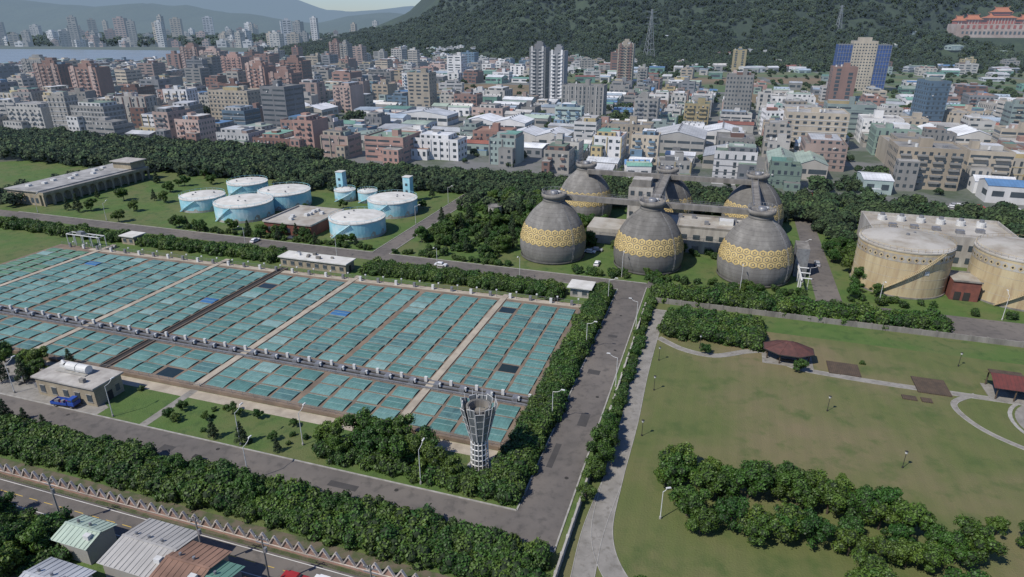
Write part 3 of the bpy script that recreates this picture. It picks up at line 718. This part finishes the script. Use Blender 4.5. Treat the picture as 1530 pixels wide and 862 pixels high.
# ---------------------------------------------------------------- vehicles
def car(name,x,y,rot,body,truck=False):
    mb=MB()
    if truck:
        mb.box(0,0,.55,6.2,2.0,.25,'dark_gap'); mb.box(2.25,0,.6,1.6,2.0,1.0,body); mb.box(2.15,0,1.6,1.4,1.9,.8,body,taper=.86); mb.box(2.8,0,1.62,.12,1.6,.6,'glass'); mb.box(2.15,0,1.75,1.0,1.94,.4,'glass')
        mb.box(-.9,0,.8,4.3,2.1,.12,body)
        for sy in (-1,1): mb.box(-.9,sy*1.02,.92,4.3,.08,.5,body)
        mb.box(-3.02,0,.92,.08,2.1,.5,body); mb.box(1.22,0,.92,.08,2.1,.9,body)
        for k in range(5): mb.box(-2.4+k*.75,U(-.5,.5),.92,.6,.7,U(.3,.9),random.choice(['wood_deck','metal_gray','car_red']))
        wx=(2.1,-1.9); rr=.45
    else:
        mb.box(0,0,.32,4.4,1.75,.5,body); mb.box(1.75,0,.5,.95,1.7,.36,body,taper=.93); mb.box(-.25,0,.82,2.5,1.62,.34,'glass',taper=.88); mb.box(-.3,0,1.14,2.1,1.42,.3,body,taper=.82)
        for sy in (-1,1): mb.box(2.2,sy*.6,.55,.06,.35,.16,'line_white'); mb.box(-2.2,sy*.6,.6,.06,.35,.16,'car_red')
        wx=(1.35,-1.35); rr=.33
    for a in wx:
        for sy in (-1,1): mb.tube((a,sy*.7,rr),(a,sy*.95,rr),rr,'tire',12); mb.tube((a,sy*.95,rr),(a,sy*.97,rr),rr*.55,'metal_gray',8)
    return mb.build(name,(x,y,.04),rot)
x,y=S(-133.5,87.6); car('flatbed_truck',x,y,-AL+.1,'truck_blue',True)
cols=['car_white','car_silver','car_dark','car_white','car_red']
for (u,v),cc in zip(((-43,226),(-41,229),(-38,214),(-170,198.5),(-158,205.5),(36,238),(90,194),(-90,196)),('car_white','car_silver','car_white','car_white','car_dark','car_silver','car_dark','car_white')):
    x,y=S(u,v); car('parked_car',x,y,-AL+random.choice([0,1.57]),cc)
mb=MB(); mb.box(0,0,0,1.4,.9,1.1,'dark_gap'); mb.box(0,0,1.1,1.5,1,.12,'dark_gap'); site(mb,'waste_bin',-91,80.6)

# ---------------------------------------------------------------- near houses bottom-left
def shed(mb,cx,cy,w,d,h,rise,wall,roof,rot=0,eave=.5):
    c,s=math.cos(rot),math.sin(rot)
    def T(x,y,z): return (cx+c*x-s*y,cy+s*x+c*y,z)
    mb.box(cx,cy,0,w,d,h,wall,rot=rot)
    a,b=w/2+eave,d/2+eave
    for sg in (-1,1):
        mb.poly([T(-a,0,h+rise+.1),T(a,0,h+rise+.1),T(a,sg*b,h+.05),T(-a,sg*b,h+.05)],roof)
        mb.poly([T(sg*w/2,-d/2,h),T(sg*w/2,d/2,h),T(sg*w/2,0,h+rise)],wall)
    mb.box(cx,cy,h+rise+.02,w+eave*2,.35,.16,roof,rot=rot)
for u,v,w,d,h,wall,roof in ((-91,56.5,6.5,5,3.6,WALLS[3],SHEDR[5]),(-76.5,56,9.5,9,5.2,WALLS[1],SHEDR[4]),(-67.8,54.5,7,8,5.4,WALLS[4],ROOFS[4]),(-62.5,53.5,3.4,7,5,WALLS[3],SHEDR[3]),(-57,53,5,6,4.2,WALLS[6],SHEDR[7]),(-49,52.5,7,6,4.5,WALLS[1],SHEDR[2]),(-85,46,8,7,5,WALLS[0],SHEDR[1])):
    mb=MB(); shed(mb,0,0,w,d,h,.9,wall,roof)
    for k in range(int(w/2.5)):
        mb.box(-w/2+1.3+k*2.5,d/2+.04,1.2,1.3,.1,1.3,'glass'); mb.box(-w/2+1.3+k*2.5,d/2+.08,1.05,1.5,.2,.1,'kerb')
        mb.cyl(-w/2+1.3+k*2.5,.9,h+.8,.22,.5,'metal_gray',n=8)
    n_=int(w/.9)
    for k in range(n_+1):      # standing seams on both slopes
        xx=-w/2+k*w/n_
        for sg in (-1,1): mb.tube((xx,sg*.1,h+1.0),(xx,sg*(d/2+.45),h+.12),.05,roof,4)
    mb.box(w/2-.8,-d/4,h+.4,1.1,.8,.9,'metal_white')
    site(mb,'tin_roof_house',u,v)
def upole(u,v):
    mb=MB(); mb.tube((0,0,0),(0,0,10),.17,'concrete',7,.12)
    for z in (9.4,8.6): mb.box(0,0,z,2.2,.12,.12,'metal_gray')
    for k in (-1,-.4,.4,1): mb.cyl(k,0,9.5,.06,.25,'metal_white',n=6)
    mb.cyl(.35,0,7,.25,.9,'metal_gray',n=8); site(mb,'utility_pole',u,v)
for u in (-100,-70,-58,-130,-40): upole(u,59.2)
mb=MB()
pu=[-130,-100,-70,-58,-40]
for a,b in zip(pu[:-1],pu[1:]):
    for k in (-1,-.4,.4,1):
        p=None
        for i in range(7):
            t=i/6.; q=(a+(b-a)*t,59.2+k*.3,9.7-.9*4*t*(1-t)*min(1,(b-a)/30))
            if p: mb.tube(p,q,.025,'dark_gap',3)
            p=q
site(mb,'overhead_cable',0,0)
x,y=S(-50,62); car('parked_car',x,y,-AL,'car_white'); x,y=S(-55,61.2); car('parked_car',x,y,-AL,'car_red')

# ---------------------------------------------------------------- vegetation layout
scatter('shrub_belt',fill(-215,70.6,-19.5,78,1.55,.9,2.0),BUSH)
scatter('hedge',fill(-33.4,88.3,-28.6,191,1.4,1.1,1.8),BUSH)
scatter('hedge',fill(-70,88.6,-29,92.5,1.6,1.0,1.8),BUSH)
scatter('hedge',fill(-16.3,100,-15.2,192,1.3,.7,1.3,.9),BUSH)
scatter('hedge',fill(-112,181.5,-44,187.5,1.7,1.1,2.0)+fill(-46,178,-44,186,1.7,1.2,1.7),BUSH)
scatter('hedge',fill(-210,181,-146,187,1.8,1.1,2.0),BUSH)
scatter('hedge',fill(-330,181,-220,187,2.0,1.1,2.0,.85),BUSH)
scatter('hedge',fill(-15,189,64,196.6,1.9,1.2,2.4),BUSH)
scatter('hedge',fill(-9,164,15,178,2.0,1.2,2.3,.95),BUSH)
scatter('hedge',fill(-112,202.5,-66,204.5,1.7,.7,1.1,.8)+fill(-210,203,-122,205,1.8,.8,1.2,.7),BUSH)
scatter('shrub_border',fill(-46,203.5,30,208,2.6,.7,1.5,.6)+fill(42,205,110,210,2.6,.7,1.4,.4),BUSH)
scatter('garden_shrubs',fill(-112,206,-70,292,4.0,.8,1.8,.6)+fill(-160,96,-115,99,2.2,.4,.8,.5)+fill(-62,232,30,262,4,.8,1.8,.5)+fill(-108,88,-72,98,2.6,.3,.6,.22)+fill(14,160,40,172,3,.3,.6,.06),BUSH)
for (u,v,s) in [(-69,93,.9),(-64,97,1.),(-60,92.5,.95),(-56,98,.95),(-53,92,1.0),(-49,96,.85),(-46,91.5,.85),(-66,90,.75),(-42,91,.7),(-58,95,.95),(-51,94,.9)]: tree(u,v,s*.95)
for (u,v,s) in [(-16.2,99,.75),(-15.8,104,.95),(-16,109,1.0),(-15.6,114,.85),(-16,119,.6),(-16.3,93,.6),(-16,125,.45),(-16,140,.4),(-16,150,.45),(-16,160,.5),(-16,170,.55)]: tree(u,v,s*.8)
for i in range(28):
    t=i/27.; u=-4+50*t+U(-1.5,1.5); v=101-4*t+U(-2.5,5)+4*math.sin(t*3); tree(u,v,U(.62,.98))
for i in range(15):
    t=i/14.; tree(2+40*t+U(-2,2),92+3*t+U(-2,3),U(.65,.9))
for i in range(13): tree(U(25,58),U(78,89),U(.75,1.0))
for u,v,s in ((51,106,.55),(55,104,.6),(58.5,108,.45),(24,155,.5),(1.5,157.5,.4),(-4,76,.4),(0,74,.5),(3,73,.45)): tree(u,v,s)
for u,v,s in ((-93.5,87.8,.7),(-86.5,88,.8),(-78,88,.5),(-139,78.5,.9),(-133.5,78.5,.75),(-129,79,.6),(-27.8,77.3,.6),(-24,75,.7),(-66,79,.5),(-152,92,1),(-148,101,.8)):
    tree(u,v,s*.75,'c')
for i in range(60): tree(U(-111,-64),U(206,292),U(.55,1.0),random.choice('bbc'))
for i in range(34): tree(U(-215,-122),U(205,285) if R()<.35 else U(203,209),U(.45,.75),random.choice('bbc'))
for i in range(22): tree(U(-290,-235),U(203,290),U(.5,.95),random.choice('bbc'))
for i in range(30): tree(U(-62,30),U(232,262),U(.6,.95),'b')
for i in range(12): tree(U(-46,30),U(203.5,208),U(.3,.5),'b')
for i in range(14): tree(U(41,54),U(205,260),U(.6,.9),'b')
for i in range(16): tree(U(-125,-95),U(44,57),U(.7,1.0),'b')
for i in range(8): tree(U(-150,-118),U(52,58),U(.7,1.0),'b')
for i in range(9): tree(U(-112,-75),U(90,97),U(.25,.4),'b')
for i in range(12): tree(U(-190,-150),U(89,100),U(.5,.9),random.choice('bc'))
for i in range(7): tree(U(-205,-20),U(73,77),U(.5,.8),'b')
scatter('shrub_patch',fill(-150,48,-92,58.5,2.2,1.0,1.9,.9),BUSH)
P=fill(-235,292,-60,322,5,.8,1.5,.95)+fill(-60,290,210,334,6,.7,1.3,.75)+fill(-215,268,-150,290,7,.7,1.1,.4)+fill(-520,285,-232,345,6,1.0,1.7,.95)+fill(-112,265,-62,292,6,.8,1.2,.7)
P+=fill(42,262,52,300,5,.8,1.1,.7)+fill(104,205,200,300,8,.7,1.1,.5)+fill(-330,203,-310,290,6,.9,1.2,.6)
scatter('tree_belt',P,FAR)

# ---------------------------------------------------------------- city
rect('city_street',-120,336,320,346,.03,'city_road')
mb=MB()
for i in range(60): x,y=S(-60+i*6,341); mb.box(x,y,.031,3,.15,.006,'line_white',rot=-AL)
mb.build('lane_marking')
def windows(mb,cx,cy,w,d,z0,h,st=3.3,ww=3.2,far=False,rot=0,style=0):
    n=max(1,int(h/st)); c,s=math.cos(rot),math.sin(rot)
    kg=mb.k('glass')
    for si_,(L,nx_,ny_,off) in enumerate(((w,0,-1,d/2),(w,0,1,d/2),(d,-1,0,w/2),(d,1,0,w/2))):
        if style==3 and si_>1 and R()<.6: continue
        wq=ww if not far else ww*2.0
        if style==1: wq=L/ max(1,round(L/9.))
        nc=max(1,int(L/wq)); cw=L/nc
        fr=(.5 if not far else .66)
        if style==1: fr=.9
        lo_,hi_=(.3,.76) if style!=1 else (.38,.74)
        if style==2: lo_,hi_=.12,.86; fr=.36
        for f in range(n):
            za=z0+f*h/n+h/n*lo_; zb=z0+f*h/n+h/n*hi_
            for k in range(nc):
                if R()<.06: continue
                t=-L/2+(k+.5)*cw; q_=fr*(1 if R()<.8 else .6); a=t-cw*q_/2; b=t+cw*q_/2; o=off+.04
                tx,ty=-ny_,nx_
                i0=len(mb.v)
                for (q,z) in ((a,za),(b,za),(b,zb),(a,zb)):
                    x=tx*q+nx_*o; y=ty*q+ny_*o; mb.v.append((cx+c*x-s*y,cy+s*x+c*y,z))
                mb.f.append((i0,i0+1,i0+2,i0+3)); mb.m.append(kg)
def parapet(mb,cx,cy,w,d,h,p,m):
    for a,b,c,e in ((0,-d/2+.12,w,.24),(0,d/2-.12,w,.24),(-w/2+.12,0,.24,d-.5),(w/2-.12,0,.24,d-.5)): mb.box(cx+a,cy+b,h,c,e,p,m)
def flatbld(w,d,h,wall,roof,far,balc=False,trim=None,wing=True):
    mb=MB(); st=random.choice([0,0,1,2,3,3])
    mb.box(0,0,0,w,d,h,wall,roof); windows(mb,0,0,w,d,.6,h-.8,far=far,ww=U(2.4,4.4),style=st)
    parapet(mb,0,0,w,d,h,.9,wall)
    tr=trim or (wall if R()<.4 else random.choice(WALLS))
    n=max(1,int((h)/3.3))
    if not far:
        if balc:
            nb=max(1,int(w/7)); bf=U(.35,.7)
            for f in range(1,n):
                z=f*h/n
                for k in range(nb):
                    x=-w/2+(k+.5)*w/nb
                    mb.box(x,-d/2-.65,z,w/nb*bf,1.25,.9,tr); mb.box(x,d/2+.65,z,w/nb*bf,1.25,.9,tr)
        elif R()<.5:
            for f in range(1,n,1): mb.box(0,0,f*h/n-.15,w+.35,d+.35,.3,tr)
        else:
            for k in range(int(w/6)+1): mb.box(-w/2+k*w/(int(w/6)+.001) if int(w/6) else 0,-d/2-.2,0,.6,.5,h+.3,tr)
        for k in range(random.randint(2,6)):
            sg=random.choice((-1,1)); mb.box(U(-w*.42,w*.42),sg*(d/2+.35),U(2.5,h-1),.9,.6,.6,'metal_white')
    if wing and h<26:
        h2_=h*U(.35,.8); w2=w*U(.3,.55); sx=random.choice((-1,1))
        mb.box(sx*(w/2-w2/2),-d/2-d*.14,0,w2,d*.28,h2_,tr,random.choice(ROOFS))
        windows(mb,sx*(w/2-w2/2),-d/2-d*.14,w2,d*.28,.6,h2_-.6,far=far,ww=3)
        if R()<.6:
            q=U(.4,.8); x0=U(-1,1)*w*(1-q)/2; mb.box(x0,0,h,w*q,d*.8,3,tr,random.choice(SHEDR+ROOFS)); windows(mb,x0,0,w*q,d*.8,h,3,far=far,ww=3.5)
    bw=min(w*.4,U(3,6)); mb.box(U(-.25,.25)*w,U(-.2,.2)*d,h,bw,min(d*.4,5),U(3.0,5.5),wall,roof)
    if R()<.6: 
        a,b=w*U(.25,.6),d*U(.25,.5); mb.box(U(-.18,.18)*w,U(-.18,.18)*d,h,a,b,U(2.2,2.9),random.choice(WALLS),random.choice(SHEDR))
    for k in range(random.randint(2,5)):
        a,b=U(-.38,.38)*w,U(-.38,.38)*d
        if R()<.6: mb.cyl(a,b,h+.6,.75,1.7,'metal_white',n=8)
        else: mb.box(a,b,h,U(1,2.4),U(1,2),U(.8,1.5),'metal_gray')
    return mb
def shedbld(w,d,h,far):
    mb=MB(); wall=random.choice([WALLS[0],WALLS[3],WALLS[8],WALLS[10],WALLS[2],SHEDR[1],SHEDR[3],WALLS[11]])
    k=random.choice([1,1,2,3]) if d>15 else 1
    base=random.choice(SHEDR+[SHEDR[0],SHEDR[8],SHEDR[5],SHEDR[1],SHEDR[2],SHEDR[4]])
    for i in range(k):
        roof=base if R()<.6 else random.choice(SHEDR)
        shed(mb,U(-.06,.06)*w if k>1 else 0,-d/2+(i+.5)*d/k,w*(U(.8,1) if k>1 else 1),d/k-.1,h*U(.8,1.15) if k>1 else h,U(.8,2.2),wall,roof,eave=.3)
    windows(mb,0,0,w,d,.5,h-1 if h>4 else h,st=4.,far=far,ww=5,style=random.choice([0,1]))
    if R()<.5: 
        for q in range(4): mb.cyl(-w*.35+q*w*.22,0,h+U(1.2,2),.5,1.,'metal_gray',n=8)
    if R()<.5: mb.box(U(-.3,.3)*w,-d/2-1.6,0,w*.3,3,3.2,wall,random.choice(SHEDR))
    return mb
LM=[]
def landmark(name,x,y,w,d,h,wi,far=False,balc=True,rot=None,ri=0,trim=None,crown_=True):
    mb=flatbld(w,d,h,WALLS[wi],ROOFS[ri],far,balc,WALLS[trim] if trim is not None else None,wing=h<22)
    if crown_ and h>30:
        mb.box(0,0,h,w*.5,d*.5,4,WALLS[wi],ROOFS[ri]); mb.box(0,0,h+4,w*.3,d*.3,2.5,WALLS[wi],ROOFS[ri])
        for k in (-.33,.33): mb.box(k*w,-d/2-.3,0,w*.12,.8,h+2,WALLS[trim if trim is not None else wi])
    mb.build(name,(x,y,0),-AL if rot is None else rot); LM.append((x,y,max(w,d)*.52))
landmark('apartment_tower',28,700,17,16,54,8,trim=2); landmark('apartment_tower',47,690,15,16,51,8,trim=2)
landmark('office_block',63,585,36,18,28,3,trim=0,balc=False); landmark('apartment_tower',149,898,20,16,51,5,trim=7); landmark('apartment_building',165,860,12,14,24,3)
landmark('apartment_building',-448,668,32,16,40,7,trim=9); landmark('apartment_building',-405,655,34,16,38,7,trim=9)
landmark('apartment_building',-455,985,30,18,44,7,trim=9); landmark('apartment_building',-415,960,34,18,40,9); landmark('apartment_building',-375,930,34,18,34,6)
landmark('apartment_building',-250,680,22,18,37,7,trim=9); landmark('apartment_building',-222,668,26,18,32,6,trim=9); landmark('apartment_building',-240,760,28,18,38,7); landmark('apartment_building',-275,745,24,16,36,9)
landmark('apartment_tower',-287,1132,18,16,46,7,trim=9); landmark('apartment_tower',-270,1125,14,16,44,3)
landmark('office_block',-235,575,40,22,25,5,balc=False); landmark('office_block',-253,500,50,14,14,11,balc=False); landmark('office_block',-310,500,32,18,21,3,balc=False,trim=2); landmark('office_block',-370,520,36,20,18,0)
landmark('factory_building',205,450,38,28,23,5,balc=False,ri=2,trim=2); landmark('factory_building',262,520,34,24,20,10,balc=False,ri=2)
landmark('office_block',214,338,30,24,20,4,balc=True,trim=3); landmark('office_block',250,345,20,24,17,5,trim=1); landmark('office_block',286,322,34,22,21,1,balc=True,trim=10); landmark('office_block',183,385,22,30,14,9,balc=False)
landmark('apartment_building',78,435,28,16,17,5); landmark('apartment_building',-3,395,16,18,15,10,balc=False); landmark('office_block',105,520,18,16,24,3); landmark('apartment_building',-45,410,30,15,12,11,balc=False)
landmark('office_block',250,600,36,20,17,2,balc=False); landmark('apartment_building',-620,900,40,18,32,3); landmark('apartment_building',-560,860,30,18,28,2); landmark('apartment_building',-110,800,34,18,22,2); landmark('office_block',-205,505,20,18,17,12,balc=False,trim=2)
def bigshed(x,y,w,d,h,rise,wi,ri,n=1):
    mb=MB()
    for i in range(n): shed(mb,-w/2+(i+.5)*w/n,0,d,w/n-.1,h,rise,WALLS[wi],SHEDR[ri],rot=math.pi/2,eave=.3)
    windows(mb,0,0,w,d,.5,h-1,st=4,ww=4.5,style=1); mb.box(0,-d/2-.1,0,5,.2,4.4,'metal_gray')
    for k in range(5): mb.cyl(-w/2+(int(U(0,n))+.5)*w/n,-d*.4+k*d*.2,h+rise,.6,1,'metal_gray',n=8)
    mb.build('factory_shed',(x,y,0),-AL); LM.append((x,y,max(w,d)*.5))
bigshed(128,388,26,30,7,3,1,1); bigshed(160,366,30,34,8,3,1,5,2); bigshed(112,440,34,38,10,4,0,8); bigshed(20,455,40,26,8,3,0,0,2); bigshed(-95,455,34,24,7,2,2,5); bigshed(150,470,26,30,8,3,2,0); bigshed(-10,520,50,26,8,3,2,8,2); bigshed(-70,560,44,24,8,3,2,1); bigshed(300,450,44,30,9,4,0,8,2); bigshed(-185,600,50,26,8,3,1,0,2)
mb=MB(); mb.box(0,0,0,26,26,57,WALLS[5],ROOFS[0]); windows(mb,0,0,26,26,1,54,ww=3)
for sg in (-1,1): mb.box(sg*21,0,0,16,24,53,'scaffold_blue','flat_roof1')
for sg in (-1,1):
    for k in range(6): mb.tube((sg*21-7.5+k*3,-12.5,0),(sg*21-7.5+k*3,-12.5,55),.18,'pylon_steel',4)
    for k in range(12): mb.tube((sg*21-8,-12.4,4+k*4.4),(sg*21+8,-12.4,4+k*4.4),.15,'pylon_steel',4)
mb.box(0,0,57,14,12,4,WALLS[5],ROOFS[0])
mb.build('scaffolded_tower',(424,835,0),-AL); LM.append((424,835,45))
def isfield(x,y):
    if -120<x<42 and 715<y<930: return True
    if 55<x<245 and 790<y<1120: return R()<.72
    if x>235 and y>690: return R()<.9
    return False
cnt=0; CT=[]
u=-1250.
iu=0
while u<1000:
    iu+=1; du=U(15,32) 
    v=353.; jv=0
    while v<1500:
        jv+=1; dv=U(13,29)
        uc,vc=u+du/2+ (6 if iu%4==0 else 0),v+dv/2
        v+=dv+(7 if jv%4==0 else .8)
        x,y=S(uc,vc)
        if y<300 or y>1330 or abs(x)>.84*y+40: continue
        if x<-120 and y>np.interp(x,[-1100,-880,-600,-120],[1090,1100,1330,1330])-20: continue
        if hz(x,y+15)>1.5: continue
        if uc<-230 and vc<352: continue
        if any((x-a)**2+(y-b)**2<(r+max(du,dv)*.42)**2 for a,b,r in LM):
            CT.append((x,y,0,U(.4,.8))) if not any((x-a)**2+(y-b)**2<(r+3)**2 for a,b,r in LM) else None
            continue
        if isfield(x,y):
            if R()<.3: CT.append((x,y,0,U(.5,1.)))
            continue
        far=y>640
        q=R(); left=x<-60-.12*y
        den=noise.noise(Vector((x/160.,y/160.,4.)))
        w=du*U(.72,.97); d=dv*U(.72,.97)
        if q<.06 or (den>.42 and R()<.6):
            for k in range(7): CT.append((x+U(-11,11),y+U(-11,11),0,U(.6,1.3)))
            continue
        rot=-AL+random.choice([0,0,0,math.pi])+U(-.05,.05)+(.22 if den<-.2 else 0)
        if q<(.36+den*.5 if left else .6+den*.3):
            mb=shedbld(w,d,U(3.5,9),far); nm='factory_shed'
        else:
            h=U(6,18)*(1-.2*den) if not left else U(8,24)
            if R()<(.09 if left else .03): h=U(24,38); w=min(w,22)
            if x<-500 and y>880: h=min(h,15)
            wi=random.choice([0,0,1,1,2,3,3,4,5,6,7,8,9,10,11,2,12,13,14,15,5])
            if left and h>20: wi=random.choice([6,7,9,3,1,5,11,13,8])
            mb=flatbld(w,d,h,WALLS[wi],random.choice(ROOFS),far,R()<.45); nm='apartment_building' if h>12 else 'commercial_building'
        mb.build(nm,(x,y,0),rot); cnt+=1
        if R()<.55: CT.append((x+U(-14,14),y-dv*.55,0,U(.4,1.0)))
    u+=du+(9 if iu%4==0 else 1.)
print('BUILDINGS',cnt)
scatter('city_trees',CT,FAR)
for i in range(26):
    x,y=S(U(30,170),random.choice([338.5,343.2])); car('parked_car',x,y,-AL,random.choice(cols))
CT=[]
for i in range(14500):
    x=U(-650,1750); d=900*R()**1.2; y=np.interp(x,FX,FY)+d-40
    if abs(x)>.85*y+60: continue
    if math.hypot((x-TX)/125.,(y-TY+38)/85.)<1: continue
    if noise.noise(Vector((x/90.,y/90.,2.)))>.4 and R()<.8: continue
    CT.append((x,y,hz(x,y)-1.5,U(1.1,2.6)))
scatter('mountain_woodland',CT,MTN)
CT=[]
for i in range(800):
    x=U(60,900); y=U(690,1180)
    if abs(x)<.85*y:
        if int(y/28)%4==0 or (int(x/62)%3==0 and R()<.3): CT.append((x,y,0,U(.5,1.1)))
for i in range(500):
    x=U(-560,60); y=U(1150,1400); CT.append((x,y,hz(x,y),U(.6,1.4)))
scatter('field_trees',CT,FAR)
for i in range(90):
    x=U(-420,1300);y=np.interp(x,FX,FY)+U(-70,20) if R()<.85 else np.interp(x,FX,FY)+U(100,350)
    if abs(x)>.83*y or math.hypot(x-TX,y-TY)<140: continue
    mb=shedbld(U(14,44),U(12,26),U(5,10),True); mb.build('farm_shed',(x,y,hz(x,y)-1.0),U(-.4,.4))
for i in range(24):
    x=-190+U(-90,110); y=1500+U(-120,160); mb=flatbld(U(14,28),U(12,18),U(9,16),WALLS[random.choice([2,0,11])],ROOFS[2],True); mb.build('hillside_house',(x,y,hz(x,y)-2),U(-.5,.5))

mb=MB()
for i in range(420):
    x=-2900+2600*R(); t=R(); y=2180+(x+900)*-.12+1000*t*t
    if x>-560 and y<2350: continue
    if abs(x)>.86*y: continue
    h=U(8,24) if R()<.76 else U(28,50)
    if R()<.05 or (-1250<x<-950 and R()<.2): h=U(60,95)
    w=U(16,38)
    mt=WALLS[random.choice([0,1,2,3,5,9,11,6])]
    r=U(-.6,.6); mb.box(x,y,0,w,w*.6,h,mt,rot=r); windows(mb,x,y,w,w*.6,2,h-3,st=6,ww=5,far=True,rot=r); mb.box(x,y,h,w*.4,w*.3,5,mt,rot=r)
mb.build('distant_city')
P=[(U(-2900,-450),U(2150,3300),0,U(2,5)) for _ in range(1500)]
P=[p for p in P if p[1]>2200-(p[0]+900)*.12 and abs(p[0])<.88*p[1]]
scatter('far_shore_trees',P,FAR)
def troof(mb,cx,cy,z,w,d,h):
    e=1.18
    a=[(cx-w/2*e,cy-d/2*e,z+1.5),(cx+w/2*e,cy-d/2*e,z+1.5),(cx+w/2*e,cy+d/2*e,z+1.5),(cx-w/2*e,cy+d/2*e,z+1.5)]
    b=[(cx-w*.42,cy-d*.25,z+h*.5),(cx+w*.42,cy-d*.25,z+h*.5),(cx+w*.42,cy+d*.25,z+h*.5),(cx-w*.42,cy+d*.25,z+h*.5)]
    for i in range(4): j=(i+1)%4; mb.poly([a[i],a[j],b[j],b[i]],'temple_roof')
    for sg in (-1,1): mb.poly([(cx-w*.42,cy+sg*d*.25,z+h*.5),(cx+w*.42,cy+sg*d*.25,z+h*.5),(cx+w*.36,cy,z+h),(cx-w*.36,cy,z+h)],'temple_roof')
    for sg in (-1,1): mb.poly([(cx+sg*w*.42,cy-d*.25,z+h*.5),(cx+sg*w*.42,cy+d*.25,z+h*.5),(cx+sg*w*.36,cy,z+h)],'temple_red')
    mb.tube((cx-w*.38,cy,z+h+.3),(cx+w*.38,cy,z+h+.3),.9,'temple_roof',5)
    for sg in (-1,1): mb.tube((cx+sg*w*.38,cy,z+h),(cx+sg*w*.47,cy,z+h+3),.8,'temple_roof',5,.2)
mb=MB()
mb.box(0,0,-30,150,50,34,'temple_wall'); mb.box(0,-27,-30,110,12,24,'temple_wall')
for k in range(15): mb.box(-66+k*9.4,-25.4,-4,4,.8,6,'temple_red'); mb.box(-66+k*7,-33.2,-14,3.4,.6,5,'glass')
for cx,w,z,hh in ((0,46,4,11),(-44,24,4,8),(44,24,4,8),(-66,14,4,6),(66,14,4,6)):
    mb.box(cx,0,z,w,24,hh,'temple_red')
    for k in range(int(w/5)): mb.tube((cx-w/2+3+k*5,-12.6,z),(cx-w/2+3+k*5,-12.6,z+hh),.7,'temple_wall',6)
    troof(mb,cx,0,z+hh-1.5,w,26,9)
mb.box(0,0,20,26,14,6,'temple_red'); troof(mb,0,0,24,28,16,9)
o=mb.build('hillside_temple',(TX,TY,68),-.25); o.scale=(1.15,1.15,1.1)
def pylon(x,y,h):
    mb=MB(); z=hz(x,y)-1; b=h*.09; N=9
    def c(t,k):
        w=b*(1-t)**1.3+.9; return (w*(1,1,-1,-1)[k],w*(1,-1,-1,1)[k],h*t)
    for i in range(N):
        t0,t1=i/N,(i+1)/N
        for k in range(4):
            k2=(k+1)%4; mb.tube(c(t0,k),c(t1,k),.38,'pylon_steel',4); mb.tube(c(t0,k),c(t1,k2),.2,'pylon_steel',3); mb.tube(c(t1,k),c(t1,k2),.2,'pylon_steel',3)
    for t in (.72,.84,.95):
        zz=h*t; L=h*.12
        for sg in (-1,1): mb.tube((0,0,zz+1.5),(sg*L,0,zz),.3,'pylon_steel',4); mb.tube((0,0,zz-1.5),(sg*L,0,zz),.3,'pylon_steel',4)
    mb.build('transmission_pylon',(x,y,z),.3)
pylon(266,1340,92); pylon(300,1800,60); pylon(700,1500,55)

# ---------------------------------------------------------------- light, sky, camera
w=bpy.data.worlds.new('World'); sc.world=w; w.use_nodes=True
nt=w.node_tree; bg=nt.nodes['Background']; sky=nt.nodes.new('ShaderNodeTexSky'); sky.sky_type='NISHITA'; sky.sun_disc=False
el,az=math.radians(50),math.radians(235)
sky.sun_elevation=el; sky.sun_rotation=az; sky.air_density=1.0; sky.dust_density=.3; sky.ozone_density=3.
mx=nt.nodes.new('ShaderNodeMix'); mx.data_type='RGBA'; mx.blend_type='MULTIPLY'; mx.inputs[0].default_value=1.; mx.inputs[7].default_value=(.74,.86,1.12,1)
nt.links.new(sky.outputs[0],mx.inputs[6]); nt.links.new(mx.outputs[2],bg.inputs[0]); bg.inputs[1].default_value=0.105
ld=bpy.data.lights.new('sun','SUN'); ld.energy=4.5; ld.angle=math.radians(.5); ld.color=(1,.94,.85)
lo=bpy.data.objects.new('sun',ld); COL.objects.link(lo)
sd=Vector((math.sin(az)*math.cos(el),math.cos(az)*math.cos(el),math.sin(el)))
lo.rotation_euler=(-sd).to_track_quat('-Z','Y').to_euler()
cd=bpy.data.cameras.new('camera'); cam=bpy.data.objects.new('camera',cd); COL.objects.link(cam)
cam.location=(0,0,80); cam.rotation_euler=(math.radians(67.54),0,0)
cd.sensor_width=36; cd.lens=36*970/1530.; cd.clip_end=40000; cd.clip_start=.5
sc.camera=cam
sc.view_settings.view_transform='Standard'; sc.view_settings.look='None'; sc.view_settings.exposure=0
